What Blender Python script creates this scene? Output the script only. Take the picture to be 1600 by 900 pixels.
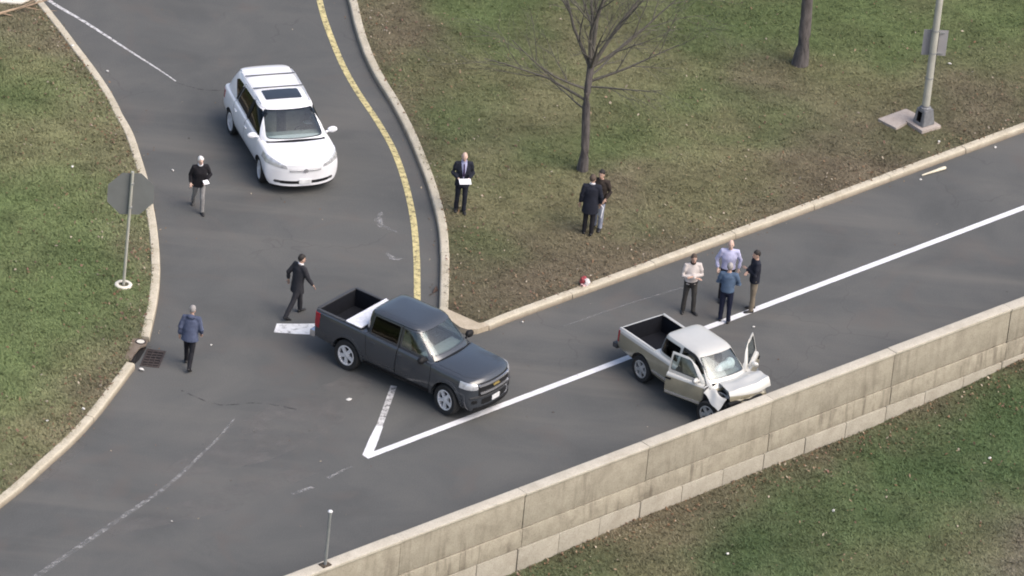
import bpy, bmesh, math, random
import numpy as np
from mathutils import Vector, Matrix

for o in list(bpy.data.objects):
    bpy.data.objects.remove(o)
SC = bpy.context.scene
COL = SC.collection

# ------------------------------------------------------------------ camera
PITCH, ROLL, DIST = math.radians(28.5), math.radians(5.5), 160.0
cam_data = bpy.data.cameras.new('camera')
cam_data.sensor_width = 36.0
cam_data.lens = 36.0 * 9350.0 / 1600.0
cam_data.clip_start = 1.0
cam_data.clip_end = 3000.0
cam = bpy.data.objects.new('camera', cam_data)
COL.objects.link(cam)
_d = Vector((0, math.cos(PITCH), -math.sin(PITCH)))
_u = Vector((0, math.sin(PITCH), math.cos(PITCH)))
_r = Vector((1, 0, 0))
_R = _r * math.cos(ROLL) + _u * math.sin(ROLL)
_U = _u * math.cos(ROLL) - _r * math.sin(ROLL)
_m = Matrix((_R, _U, -_d)).transposed().to_4x4()
_m.translation = -_d * DIST
cam.matrix_world = _m
SC.camera = cam

# ------------------------------------------------------------------ sky, sun, exposure (flat overcast light)
SUN_EL, SUN_AZ = math.radians(52), math.radians(118)      # azimuth measured from +y towards +x
world = bpy.data.worlds.new('World')
SC.world = world
world.use_nodes = True
wn = world.node_tree.nodes
sky = wn.new('ShaderNodeTexSky')
sky.sky_type = 'NISHITA'
sky.sun_disc = False
sky.sun_elevation = SUN_EL
sky.sun_rotation = SUN_AZ
sky.air_density = 1.0
sky.dust_density = 5.0
sky.ozone_density = 1.0
bg = wn['Background']
bg.inputs['Strength'].default_value = 0.12
world.node_tree.links.new(sky.outputs[0], bg.inputs['Color'])
sun_data = bpy.data.lights.new('sun', 'SUN')
sun_data.energy = 0.8
sun_data.angle = math.radians(50)
sun_data.color = (1.0, 0.975, 0.95)
sun = bpy.data.objects.new('sun', sun_data)
COL.objects.link(sun)
_s = Vector((math.sin(SUN_AZ) * math.cos(SUN_EL), math.cos(SUN_AZ) * math.cos(SUN_EL), math.sin(SUN_EL)))
sun.rotation_euler = _s.to_track_quat('Z', 'Y').to_euler()
sun.location = _s * 60
SC.view_settings.view_transform = 'Standard'
SC.view_settings.look = 'None'
SC.view_settings.gamma = 1.0
SC.view_settings.use_curve_mapping = False
SC.view_settings.exposure = 0.94
SC.render.engine = 'CYCLES'
SC.cycles.filter_width = 1.9
SC.cycles.use_denoising = True
SC.cycles.max_bounces = 8
SC.cycles.transparent_max_bounces = 16

# ------------------------------------------------------------------ helpers
rng = np.random.default_rng(7)
random.seed(7)

def tag(o, label=None, cat=None, group=None, kind=None):
    if label: o['label'] = label
    if cat: o['category'] = cat
    if group: o['group'] = group
    if kind: o['kind'] = kind
    return o

def empty(name, loc=(0, 0, 0), rz=0.0, parent=None):
    o = bpy.data.objects.new(name, None)
    COL.objects.link(o)
    o.location = loc
    o.rotation_euler = (0, 0, rz)
    o.parent = parent
    return o

def obj(name, me, mats=None, parent=None, smooth=None):
    """link mesh data as an object; smooth = angle in degrees for smooth shading"""
    o = bpy.data.objects.new(name, me)
    COL.objects.link(o)
    if mats is not None:
        if not isinstance(mats, (list, tuple)):
            mats = [mats]
        for k, m in enumerate(mats):
            if k < len(me.materials):
                me.materials[k] = m
            else:
                me.materials.append(m)
        while len(me.materials) > len(mats):
            me.materials.pop()
    if smooth is not None:
        me.polygons.foreach_set('use_smooth', [True] * len(me.polygons))
        me.set_sharp_from_angle(angle=math.radians(smooth))
    o.parent = parent
    return o

def pydata(verts, faces, name='mesh'):
    me = bpy.data.meshes.new(name)
    me.from_pydata([tuple(map(float, v)) for v in verts], [], [tuple(f) for f in faces])
    me.update()
    return me

def from_bm(bm, name='mesh', recalc=True):
    if recalc:
        bmesh.ops.recalc_face_normals(bm, faces=bm.faces)
    me = bpy.data.meshes.new(name)
    bm.to_mesh(me)
    bm.free()
    return me

def bm_box(bm, lo, hi, bevel=0.0, mat=None):
    """axis-aligned box from lo to hi, optionally bevelled, optionally transformed"""
    n0 = len(bm.verts)
    r = bmesh.ops.create_cube(bm, size=1.0)
    vs = r['verts']
    c = [(a + b) / 2 for a, b in zip(lo, hi)]
    s = [abs(b - a) for a, b in zip(lo, hi)]
    for v in vs:
        v.co = Vector((c[0] + v.co.x * s[0], c[1] + v.co.y * s[1], c[2] + v.co.z * s[2]))
    if bevel > 0:
        es = list({e for v in vs for e in v.link_edges})
        rr = bmesh.ops.bevel(bm, geom=es, offset=bevel, segments=2, profile=0.6, affect='EDGES')
        vs = list({v for f in rr['faces'] for v in f.verts} | {v for v in vs if v.is_valid})
    if mat is not None:
        bm.verts.ensure_lookup_table()
        for v in bm.verts[n0:] if bevel == 0 else vs:
            v.co = mat @ v.co
    return vs

def box_mesh(lo, hi, bevel=0.0, mat=None):
    bm = bmesh.new()
    bm_box(bm, lo, hi, bevel, mat)
    return from_bm(bm)

def tube_data(pts, radii, seg=8, up=(0, 0, 1), cap=True):
    """tube with elliptical sections; radii: list of r or (ra, rb); frame kept close to `up`"""
    pts = [np.array(p, float) for p in pts]
    n = len(pts)
    V, F = [], []
    up = np.array(up, float)
    for i, p in enumerate(pts):
        t = pts[min(i + 1, n - 1)] - pts[max(i - 1, 0)]
        t = t / (np.linalg.norm(t) + 1e-12)
        a = np.cross(up, t)
        if np.linalg.norm(a) < 1e-3:
            a = np.cross(np.array([0, 1.0, 0.01]), t)
        a /= np.linalg.norm(a)
        b = np.cross(t, a)
        r = radii[i]
        ra, rb = (r, r) if not isinstance(r, (tuple, list)) else r
        for k in range(seg):
            an = 2 * math.pi * k / seg
            V.append(p + a * ra * math.cos(an) + b * rb * math.sin(an))
    for i in range(n - 1):
        for k in range(seg):
            k2 = (k + 1) % seg
            F.append((i * seg + k, i * seg + k2, (i + 1) * seg + k2, (i + 1) * seg + k))
    if cap:
        F.append(tuple(range(seg))[::-1])
        F.append(tuple((n - 1) * seg + k for k in range(seg)))
    return V, F

def tube_mesh(pts, radii, seg=8, **k):
    return pydata(*tube_data(pts, radii, seg, **k))

def merge(parts):
    V, F = [], []
    for v, f in parts:
        o = len(V)
        V.extend(v)
        F.extend([tuple(i + o for i in q) for q in f])
    return V, F

def ellipsoid(c, r, nu=12, nv=8, rot=None):
    V, F = [], []
    for j in range(nv + 1):
        ph = math.pi * j / nv
        for i in range(nu):
            th = 2 * math.pi * i / nu
            p = np.array([r[0] * math.sin(ph) * math.cos(th), r[1] * math.sin(ph) * math.sin(th), r[2] * math.cos(ph)])
            if rot is not None:
                p = rot @ p
            V.append(np.array(c) + p)
    for j in range(nv):
        for i in range(nu):
            i2 = (i + 1) % nu
            q = (j * nu + i, (j + 1) * nu + i, (j + 1) * nu + i2, j * nu + i2)
            if j == 0: q = (q[0], q[1], q[2])
            elif j == nv - 1: q = (q[0], q[1], q[3])
            F.append(q)
    return V, F

def lathe(profile, seg=24, axis='z'):
    """closed lathe of (r, h) pairs round z (or y)"""
    V, F = [], []
    n = len(profile)
    for r, h in profile:
        for k in range(seg):
            a = 2 * math.pi * k / seg
            p = (r * math.cos(a), r * math.sin(a), h)
            if axis == 'y': p = (p[0], p[2], p[1])
            V.append(p)
    for i in range(n - 1):
        for k in range(seg):
            k2 = (k + 1) % seg
            F.append((i * seg + k, i * seg + k2, (i + 1) * seg + k2, (i + 1) * seg + k))
    return V, F

def prism_mesh(poly, lo, hi, axis):
    """polygon extruded: axis 'y': poly in (x,z); 'x': poly in (y,z); 'z': poly in (x,y)"""
    n = len(poly)
    def P(a, b, t):
        return {'y': (a, t, b), 'x': (t, a, b), 'z': (a, b, t)}[axis]
    V = [P(a, b, lo) for a, b in poly] + [P(a, b, hi) for a, b in poly]
    F = [tuple(range(n))[::-1], tuple(range(n, 2 * n))]
    F += [(i, (i + 1) % n, n + (i + 1) % n, n + i) for i in range(n)]
    bm = bmesh.new()
    vs = [bm.verts.new(v) for v in V]
    for f in F:
        bm.faces.new([vs[i] for i in f])
    return from_bm(bm)

_ta = bpy.data.objects.new('cut_a', bpy.data.meshes.new('cut_a'))
_tb = bpy.data.objects.new('cut_b', bpy.data.meshes.new('cut_b'))
COL.objects.link(_ta)
COL.objects.link(_tb)
_pl = [bpy.data.materials.new('slot_a'), bpy.data.materials.new('slot_b'), bpy.data.materials.new('slot_c')]

def boolean(a, b, op='DIFFERENCE', bi=0):
    """mesh a (op) mesh b -> new mesh; faces that come from b get material index bi"""
    for me in (a, b):
        while len(me.materials) < 3:
            me.materials.append(_pl[len(me.materials)])
    b = b.copy()
    b.polygons.foreach_set('material_index', [bi] * len(b.polygons))
    _ta.data, _tb.data = a, b
    for solver in ('MANIFOLD', 'EXACT'):
        m = _ta.modifiers.new('b', 'BOOLEAN')
        m.operation = op
        m.object = _tb
        m.solver = solver
        bpy.context.view_layer.update()
        dg = bpy.context.evaluated_depsgraph_get()
        r = bpy.data.meshes.new_from_object(_ta.evaluated_get(dg))
        _ta.modifiers.clear()
        if len(r.polygons):
            break
    return r

def join_meshes(ms):
    bm = bmesh.new()
    for m in ms:
        bm.from_mesh(m)
    me = bpy.data.meshes.new('mesh')
    bm.to_mesh(me)
    bm.free()
    return me

def remesh(V, F, voxel, smooth=4):
    me = pydata(V, F)
    _ta.data = me
    m = _ta.modifiers.new('r', 'REMESH')
    m.mode = 'VOXEL'
    m.voxel_size = voxel
    m.use_smooth_shade = True
    if smooth:
        s = _ta.modifiers.new('s', 'SMOOTH')
        s.factor = 0.5
        s.iterations = smooth
    bpy.context.view_layer.update()
    dg = bpy.context.evaluated_depsgraph_get()
    r = bpy.data.meshes.new_from_object(_ta.evaluated_get(dg))
    _ta.modifiers.clear()
    return r

# ---- value noise, used for shapes and for the lie of green and dry grass
_tab = rng.random((257, 257))
def vnoise(x, y, s=1.0, seed=0):
    x = np.asarray(x, float) / s + 37.7 * seed + 1000.0
    y = np.asarray(y, float) / s + 91.3 * seed + 1000.0
    xi, yi = np.floor(x).astype(int), np.floor(y).astype(int)
    fx, fy = x - xi, y - yi
    fx, fy = fx * fx * (3 - 2 * fx), fy * fy * (3 - 2 * fy)
    g = lambda i, j: _tab[i % 256, j % 256]
    return (g(xi, yi) * (1 - fx) + g(xi + 1, yi) * fx) * (1 - fy) + (g(xi, yi + 1) * (1 - fx) + g(xi + 1, yi + 1) * fx) * fy
def fbm(x, y, s=1.0, seed=0, o=4):
    t, a, n = 0, 0.5, 0
    for k in range(o):
        t = t + a * vnoise(x, y, s / 2 ** k, seed + k * 3)
        n += a
        a *= 0.55
    return t / n

def inside(px, py, poly):
    px, py = np.asarray(px), np.asarray(py)
    r = np.zeros(px.shape, bool)
    n = len(poly)
    for i in range(n):
        x1, y1 = poly[i]
        x2, y2 = poly[(i + 1) % n]
        c = ((y1 > py) != (y2 > py)) & (px < (x2 - x1) * (py - y1) / ((y2 - y1) or 1e-9) + x1)
        r ^= c
    return r

def dist_poly(px, py, line):
    d = np.full(np.shape(px), 1e9)
    for (x1, y1), (x2, y2) in zip(line[:-1], line[1:]):
        dx, dy = x2 - x1, y2 - y1
        t = np.clip(((px - x1) * dx + (py - y1) * dy) / (dx * dx + dy * dy), 0, 1)
        d = np.minimum(d, np.hypot(px - x1 - t * dx, py - y1 - t * dy))
    return d

def resample(line, step):
    """smooth (Catmull-Rom) and resample a polyline to about `step`"""
    P = [np.array(p, float) for p in line]
    out = []
    for i in range(len(P) - 1):
        p0, p1, p2, p3 = P[max(i - 1, 0)], P[i], P[i + 1], P[min(i + 2, len(P) - 1)]
        for t in np.linspace(0, 1, 12, endpoint=False):
            out.append(0.5 * ((2 * p1) + (p2 - p0) * t + (2 * p0 - 5 * p1 + 4 * p2 - p3) * t * t + (3 * p1 - p0 - 3 * p2 + p3) * t ** 3))
    out.append(P[-1])
    out = np.array(out)
    s = np.concatenate([[0], np.cumsum(np.linalg.norm(np.diff(out, axis=0), axis=1))])
    n = max(2, int(round(s[-1] / step)) + 1)
    q = np.linspace(0, s[-1], n)
    return np.stack([np.interp(q, s, out[:, 0]), np.interp(q, s, out[:, 1])], 1)

def normals2(P):
    t = np.gradient(P, axis=0)
    t /= np.linalg.norm(t, axis=1)[:, None]
    return np.stack([-t[:, 1], t[:, 0]], 1)      # left of travel

# ------------------------------------------------------------------ materials
def new_mat(name):
    m = bpy.data.materials.new(name)
    m.use_nodes = True
    nt = m.node_tree
    return m, nt, nt.nodes['Principled BSDF']

def N(nt, typ, **k):
    n = nt.nodes.new(typ)
    for a, v in k.items():
        if a.startswith('i_'):
            n.inputs[int(a[2:])].default_value = v
        else:
            setattr(n, a, v)
    return n

def noise(nt, scale, detail=4.0, rough=0.6, coord=None, dist=0.0):
    n = nt.nodes.new('ShaderNodeTexNoise')
    n.inputs['Scale'].default_value = scale
    n.inputs['Detail'].default_value = detail
    n.inputs['Roughness'].default_value = rough
    n.inputs['Distortion'].default_value = dist
    if coord is not None:
        nt.links.new(coord, n.inputs['Vector'])
    return n.outputs['Fac']

def ramp(nt, fac, stops):
    r = nt.nodes.new('ShaderNodeValToRGB')
    e = r.color_ramp.elements
    while len(e) < len(stops):
        e.new(0.5)
    for k, (p, c) in enumerate(stops):
        e[k].position = p
        e[k].color = (*c, 1.0) if len(c) == 3 else c
    nt.links.new(fac, r.inputs[0])
    return r.outputs[0]

def mix(nt, fac, a, b, mode='MIX'):
    m = nt.nodes.new('ShaderNodeMix')
    m.data_type = 'RGBA'
    m.blend_type = mode
    for s, v in ((0, fac), (6, a), (7, b)):
        if hasattr(v, 'is_output'):
            nt.links.new(v, m.inputs[s])
        elif s == 0:
            m.inputs[0].default_value = v
        else:
            m.inputs[s].default_value = (*v, 1.0)
    return m.outputs[2]

def geo(nt):
    return nt.nodes.new('ShaderNodeNewGeometry').outputs['Position']

def objc(nt):
    return nt.nodes.new('ShaderNodeTexCoord').outputs['Object']

def bump(nt, p, h, strength=0.4, dist=0.01):
    b = nt.nodes.new('ShaderNodeBump')
    b.inputs['Strength'].default_value = strength
    b.inputs['Distance'].default_value = dist
    nt.links.new(h, b.inputs['Height'])
    nt.links.new(b.outputs[0], p.inputs['Normal'])

def plain(name, col, rough=0.6, metal=0.0, var=0.18, scale=9.0, bmp=0.0, coat=0.0, spec=None):
    """one colour with soft mottling"""
    m, nt, p = new_mat(name)
    c = objc(nt)
    f = noise(nt, scale, 5, 0.6, c)
    a = tuple(max(0, x * (1 - var)) for x in col)
    b = tuple(min(1, x * (1 + var)) for x in col)
    nt.links.new(ramp(nt, f, [(0.3, a), (0.7, b)]), p.inputs['Base Color'])
    p.inputs['Roughness'].default_value = rough
    p.inputs['Metallic'].default_value = metal
    if coat:
        p.inputs['Coat Weight'].default_value = coat
        p.inputs['Coat Roughness'].default_value = 0.06
    if spec is not None:
        p.inputs['Specular IOR Level'].default_value = spec
    if bmp:
        bump(nt, p, noise(nt, scale * 4, 6, 0.6, c), bmp, 0.01)
    return m

def glass_mat(name, tint, gl=1.5, rough=0.03):
    m, nt, p = new_mat(name)
    nt.nodes.remove(p)
    t = nt.nodes.new('ShaderNodeBsdfTransparent')
    t.inputs[0].default_value = (*tint, 1)
    g = nt.nodes.new('ShaderNodeBsdfGlossy')
    g.inputs['Roughness'].default_value = rough
    g.inputs['Color'].default_value = (1, 1, 1, 1)
    lw = nt.nodes.new('ShaderNodeLayerWeight')
    lw.inputs['Blend'].default_value = 0.5
    pw = N(nt, 'ShaderNodeMath', operation='POWER')
    nt.links.new(lw.outputs['Facing'], pw.inputs[0])
    pw.inputs[1].default_value = 4.0
    f = N(nt, 'ShaderNodeMath', operation='MULTIPLY_ADD')
    nt.links.new(pw.outputs[0], f.inputs[0])
    f.inputs[1].default_value = 0.6
    f.inputs[2].default_value = ((gl - 1) / (gl + 1)) ** 2
    x = nt.nodes.new('ShaderNodeMixShader')
    nt.links.new(f.outputs[0], x.inputs[0])
    nt.links.new(t.outputs[0], x.inputs[1])
    nt.links.new(g.outputs[0], x.inputs[2])
    nt.links.new(x.outputs[0], nt.nodes['Material Output'].inputs[0])
    return m
# ------------------------------------------------------------------ plan of the place (metres)
LK1 = [(-30, 43), (-22, 28.6), (-17.2, 19.6), (-14.33, 14.18), (-13.67, 12.89), (-13.02, 11.53), (-12.41, 10.27), (-11.83, 8.93), (-11.33, 7.56), (-10.93, 6.47), (-10.43, 4.52), (-10.16, 3.36), (-9.96, 2.27), (-9.71, 0.8), (-9.49, -0.94), (-9.39, -2.53), (-9.38, -3.83), (-9.39, -4.84)]
LK2 = [(-9.61, -6.28), (-9.91, -7.52), (-10.27, -8.92), (-10.71, -10.32), (-11.26, -11.71), (-11.76, -12.95), (-12.3, -14.1), (-13.6, -16.6), (-18, -24.5), (-26, -38)]
IK = [(-9, 34), (-7, 24), (-5.95, 18.4), (-5.51, 16.24), (-5.26, 14.8), (-4.91, 13.2), (-4.48, 11.72), (-3.9, 10.09), (-3.36, 8.37), (-2.9, 6.66), (-2.53, 5.08), (-2.22, 3.48), (-2.04, 2.03), (-1.93, 0.14), (-1.84, -1.98)]
IK2 = [(-0.51, -2.46), (-0.01, -1.9), (1.05, -0.84), (6.82, 4.9), (9.57, 7.68), (11.86, 9.98), (14.09, 12.22), (20, 18.1), (40, 38.1)]
NOSE_OUT = [(-1.84, -1.98), (-1.57, -2.32), (-1.27, -2.70), (-1.05, -2.80), (-0.79, -2.71), (-0.51, -2.46)]
NOSE_IN = [(-0.66, -2.32), (-0.78, -2.38), (-1.23, -2.07), (-1.64, -1.79)]
KERB_W, KERB_H, LAWN_Z = 0.22, 0.16, 0.13
W0, WV = np.array([-2.084, -15.345]), np.array([0.7183, 0.6957])
WN = np.array([0.6957, -0.7183])                           # outward, away from the road
WALL_TOP, WALL_T = 1.07, 0.32
JOINTS = [-29.7, -25.45, -21.2, -16.97, -12.73, -8.48, -4.24, 0.0, 4.07, 8.25, 12.6, 17.04, 21.4, 25.75, 30.1, 34.5, 38.8]
PATCH = [(-13.8, 7.7, 1.0, 'g'), (-12.2, 6.6, 1.6, 't'), (-13.0, 2.6, 1.9, 'g'), (-11.6, -0.8, 1.6, 'g'), (-12.3, -3.8, 1.9, 'g'), (-12.6, -6.6, 1.4, 'g'), (-11.5, -10.7, 1.2, 't'), (-10.5, -0.2, 0.7, 'b'), (-14.8, 13.4, 1.0, 'b'), (-13.4, 12.0, 0.8, 'b'), (-11.0, -6.3, 1.0, 't'), (-13.9, 9.9, 1.0, 't'), (-14.0, 5.1, 1.0, 't'),
 (-1.5, 15.9, 1.4, 'g'), (-3.7, 15.4, 1.2, 'b'), (5.2, 16.9, 1.9, 'g'), (8.4, 16.8, 1.4, 'g'), (10.5, 16.8, 1.4, 'g'), (13.2, 19.1, 1.6, 'g'), (2.4, 9.9, 1.2, 'g'), (4.2, 12.1, 1.0, 'g'), (3.1, 13.1, 1.9, 't'), (0.6, 10.5, 1.4, 't'), (-1.1, 8.6, 1.6, 't'), (6.8, 13.5, 1.2, 'b'), (7.7, 14.5, 0.9, 't'), (9.5, 13.3, 1.0, 't'), (12.3, 13.4, 1.6, 'b'), (8.6, 9.8, 1.9, 'b'), (5.0, 6.3, 1.7, 't'), (2.4, 6.6, 1.0, 'b'), (0.1, 4.6, 1.9, 't'), (-0.4, 0.4, 1.6, 'b'), (2.3, 1.7, 1.6, 'b'), (-2.6, 11.9, 1.0, 't'), (-2.2, 9.1, 1.0, 'g'), (0.3, 8.1, 0.9, 'g'), (-1.0, 2.1, 0.9, 'g'), (7.3, 11.6, 1.0, 'g'),
 (9.2, -8.0, 2.2, 'g'), (11.2, -4.3, 1.9, 'g'), (6.8, -9.5, 1.6, 'g'), (13.0, -2.0, 1.4, 'g'), (7.9, -4.9, 1.2, 'b'), (6.2, -7.5, 1.2, 'b'), (4.1, -9.9, 1.6, 'b'), (10.8, -2.6, 1.0, 'b'), (3.9, -11.6, 1.6, 't'), (13.2, -10.1, 1.5, 'd'), (12.0, -9.1, 1.2, 't'), (9.5, -10.5, 1.6, 't'), (2.3, -12.2, 1.2, 'g'), (12.3, -0.7, 0.9, 'b')]
VEG = {'g': (0.102, 0.134, 0.056), 't': (0.166, 0.160, 0.088), 'b': (0.146, 0.120, 0.086), 'd': (0.215, 0.172, 0.146)}
VEG_GREEN_LOW = np.array((0.074, 0.112, 0.048))

def wall_s(x, y):
    return (np.asarray(x) - W0[0]) * WV[0] + (np.asarray(y) - W0[1]) * WV[1]
def wall_d(x, y):
    return (np.asarray(x) - W0[0]) * WN[0] + (np.asarray(y) - W0[1]) * WN[1]
def low_z(x, y):
    """lie of the lower lawn along the outside of the wall"""
    s = wall_s(x, y)
    z = np.interp(s, [-10, 0, 4.9, 8.2, 16.2, 19.9, 22.2, 32], [-1.7, -1.38, -1.13, -1.0, -0.98, -0.83, -0.65, -0.3])
    return z - 0.02 * np.clip(wall_d(x, y), 0, 30) ** 1.2

KERBLINES = None
def veg_colour(x, y, low=False):
    x, y = np.asarray(x, float), np.asarray(y, float)
    xw = x + 1.6 * (fbm(x, y, 1.8, 11) - 0.5)
    yw = y + 2.4 * (fbm(x, y, 1.8, 12) - 0.5)
    w = {k: np.full(x.shape, 0.0) for k in 'gtbd'}
    f1, f2 = fbm(x, y, 2.2, 1), fbm(x, y * 0.8, 1.1, 5)
    left = (x < -9.0)
    w['g'] += np.clip((f1 - 0.42) * 5, 0, 1) * (0.8 if low else 0.7) + (0.32 if low else 0.20) + 0.35 * left
    w['t'] += np.clip((0.60 - f1) * 4, 0, 1) * (0.15 if low else 0.5) + 0.1
    w['b'] += np.clip((f2 - 0.52) * 6, 0, 1) * (0.55 if low else 0.35)
    for px, py, r, k in PATCH:
        w[k] = w[k] + 1.6 * np.exp(-(((xw - px) / (r * 1.0)) ** 2 + ((yw - py) / (r * 1.5)) ** 2))
    if low:
        w['b'] += 1.9 * np.exp(-np.clip(wall_d(x, y), 0, 99) / 0.7) * (0.4 + f2)
    else:
        for ln, s in ((LK1, 0.9), (LK2, 1.1), (IK, 0.8), (IK2, 1.0)):
            w['b'] += 1.9 * s * np.exp(-dist_poly(x, y, ln) / (1.5 if ln is IK2 or ln is IK else 1.0)) * (0.35 + f2)
    tot = sum(v ** 1.6 for v in w.values())
    c = sum((v ** 1.6 / tot)[..., None] * (VEG_GREEN_LOW if low and k == 'g' else np.array(VEG[k])) for k, v in w.items())
    f3 = fbm(x, y, 0.35, 21)
    f4 = fbm(x + 0.4 * y, y, 0.16, 23, 3)
    c = c * np.where(x < -9.0, 1.30, 1.0)[..., None] if not low else c
    return c * (np.clip(0.80 + 0.40 * f3 + 0.35 * (f4 - 0.5) + 0.55 * (fbm(x, y, 1.1, 25, 3) - 0.5), 0.5, 1.5) * 1.06)[..., None]

# ------------------------------------------------------------------ ground materials
def asphalt():
    m, nt, p = new_mat('asphalt')
    g = geo(nt)
    grain = noise(nt, 34, 3, 0.75, g)
    col = ramp(nt, grain, [(0.25, (0.074, 0.075, 0.073)), (0.55, (0.098, 0.099, 0.096)), (0.82, (0.134, 0.135, 0.131))])
    blot = ramp(nt, noise(nt, 0.35, 5, 0.6, g, 0.6), [(0.30, (0.83, 0.84, 0.85)), (0.5, (1.0, 1.0, 1.0)), (0.70, (1.20, 1.17, 1.14))])
    col = mix(nt, 1.0, col, blot, 'MULTIPLY')
    red = ramp(nt, noise(nt, 0.55, 3, 0.5, g, 1.0), [(0.56, (0, 0, 0)), (0.75, (0.5, 0.5, 0.5))])
    col = mix(nt, red, col, (0.112, 0.097, 0.088))
    # long worn, dusty streaks along the lower carriageway
    mp = N(nt, 'ShaderNodeMapping')
    mp.inputs['Rotation'].default_value = (0, 0, math.radians(-44))
    mp.inputs['Scale'].default_value = (0.05, 0.85, 1)
    nt.links.new(g, mp.inputs['Vector'])
    st = ramp(nt, noise(nt, 1.0, 4, 0.55, mp.outputs[0]), [(0.46, (0, 0, 0)), (0.70, (0.7, 0.7, 0.7))])
    sm = ramp(nt, noise(nt, 0.12, 2, 0.5, g), [(0.40, (0, 0, 0)), (0.62, (1, 1, 1))])
    stm = mix(nt, 1.0, st, sm, 'MULTIPLY')
    col = mix(nt, stm, col, (0.145, 0.137, 0.124))
    crack = N(nt, 'ShaderNodeTexVoronoi', feature='DISTANCE_TO_EDGE')
    crack.inputs['Scale'].default_value = 0.33
    wob = N(nt, 'ShaderNodeVectorMath', operation='ADD')
    nz = nt.nodes.new('ShaderNodeTexNoise')
    nz.inputs['Scale'].default_value = 1.4
    nt.links.new(g, nz.inputs['Vector'])
    nt.links.new(nz.outputs['Color'], wob.inputs[0])
    nt.links.new(g, wob.inputs[1])
    nt.links.new(wob.outputs[0], crack.inputs['Vector'])
    cl = ramp(nt, crack.outputs[0], [(0.0, (0.30, 0.30, 0.30)), (0.010, (0, 0, 0))])
    cm = ramp(nt, noise(nt, 0.18, 2, 0.5, g), [(0.55, (0, 0, 0)), (0.62, (1, 1, 1))])
    col = mix(nt, mix(nt, 1.0, cl, cm, 'MULTIPLY'), col, (0.045, 0.042, 0.042))
    nt.links.new(col, p.inputs['Base Color'])
    p.inputs['Roughness'].default_value = 0.88
    p.inputs['Specular IOR Level'].default_value = 0.3
    bump(nt, p, noise(nt, 60, 3, 0.7, g), 0.5, 0.006)
    return m

def veg_sheet(name):
    """soil and thatch under the blades; the tint attribute says where turf is green, dry or bare"""
    m, nt, p = new_mat(name)
    g = geo(nt)
    a = N(nt, 'ShaderNodeAttribute', attribute_name='tint').outputs['Color']
    f = ramp(nt, noise(nt, 5.5, 6, 0.72, g), [(0.28, (0.62, 0.60, 0.57)), (0.52, (1.0, 0.99, 0.97)), (0.75, (1.32, 1.30, 1.24))])
    c = mix(nt, 1.0, a, f, 'MULTIPLY')
    nt.links.new(c, p.inputs['Base Color'])
    p.inputs['Roughness'].default_value = 1.0
    p.inputs['Specular IOR Level'].default_value = 0.1
    bump(nt, p, noise(nt, 9, 6, 0.75, g), 1.0, 0.06)
    return m

def blade_mat():
    m, nt, p = new_mat('grass_blades')
    a = N(nt, 'ShaderNodeAttribute', attribute_name='tint').outputs['Color']
    nt.links.new(a, p.inputs['Base Color'])
    p.inputs['Roughness'].default_value = 0.75
    p.inputs['Specular IOR Level'].default_value = 0.2
    return m

def concrete(name, c1, c2, stain=(0.10, 0.085, 0.068), drip=0.0, scale=2.2, dark=0.5, foot=None):
    m, nt, p = new_mat(name)
    g = geo(nt)
    base = ramp(nt, noise(nt, scale, 6, 0.65, g), [(0.32, c1), (0.68, c2)])
    pits = ramp(nt, noise(nt, 28, 3, 0.7, g), [(0.28, (0.72, 0.71, 0.70)), (0.5, (1, 1, 1)), (0.8, (1.1, 1.1, 1.1))])
    base = mix(nt, 1.0, base, pits, 'MULTIPLY')
    sp = ramp(nt, noise(nt, 1.1, 6, 0.7, g, 0.8), [(0.52, (0, 0, 0)), (0.74, (dark, dark, dark))])
    base = mix(nt, sp, base, stain)
    if drip:
        mp = N(nt, 'ShaderNodeMapping')
        mp.inputs['Scale'].default_value = (4.5, 4.5, 0.45)
        nt.links.new(g, mp.inputs['Vector'])
        d = ramp(nt, noise(nt, 1.0, 5, 0.65, mp.outputs[0]), [(0.50, (0, 0, 0)), (0.66, (1, 1, 1))])
        area = ramp(nt, noise(nt, 0.42, 3, 0.5, g), [(0.40, (0, 0, 0)), (0.56, (drip, drip, drip))])
        base = mix(nt, mix(nt, 1.0, d, area, 'MULTIPLY'), base, stain)
    if foot:      # splash dirt that clings to the lower part of the kerb face
        sx = N(nt, 'ShaderNodeSeparateXYZ')
        nt.links.new(g, sx.inputs[0])
        ad = N(nt, 'ShaderNodeMath', operation='MULTIPLY_ADD')
        nt.links.new(noise(nt, 3.0, 5, 0.7, g), ad.inputs[0])
        ad.inputs[1].default_value = 0.10
        nt.links.new(sx.outputs[2], ad.inputs[2])
        fm = ramp(nt, ad.outputs[0], [(0.06, (0.8, 0.8, 0.8)), (0.19, (0, 0, 0))])
        base = mix(nt, fm, base, foot)
    nt.links.new(base, p.inputs['Base Color'])
    p.inputs['Roughness'].default_value = 0.9
    p.inputs['Specular IOR Level'].default_value = 0.25
    bump(nt, p, noise(nt, 22, 5, 0.7, g), 0.45, 0.008)
    return m

def paint_line(name, col, wear=0.45, scale=7.0, soft=0.12, patchy=True):
    """road paint worn through to the asphalt beneath it"""
    m, nt, p = new_mat(name)
    g = geo(nt)
    f = noise(nt, scale, 6, 0.75, g)
    w = ramp(nt, f, [(wear - soft, (0, 0, 0)), (wear + soft, (1, 1, 1))])
    dirt = ramp(nt, noise(nt, 3.0, 4, 0.6, g), [(0.3, tuple(x * 0.72 for x in col)), (0.65, col)])
    nt.links.new(dirt, p.inputs['Base Color'])
    p.inputs['Roughness'].default_value = 0.7
    nt.links.new(w, p.inputs['Alpha'])
    return m

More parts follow.
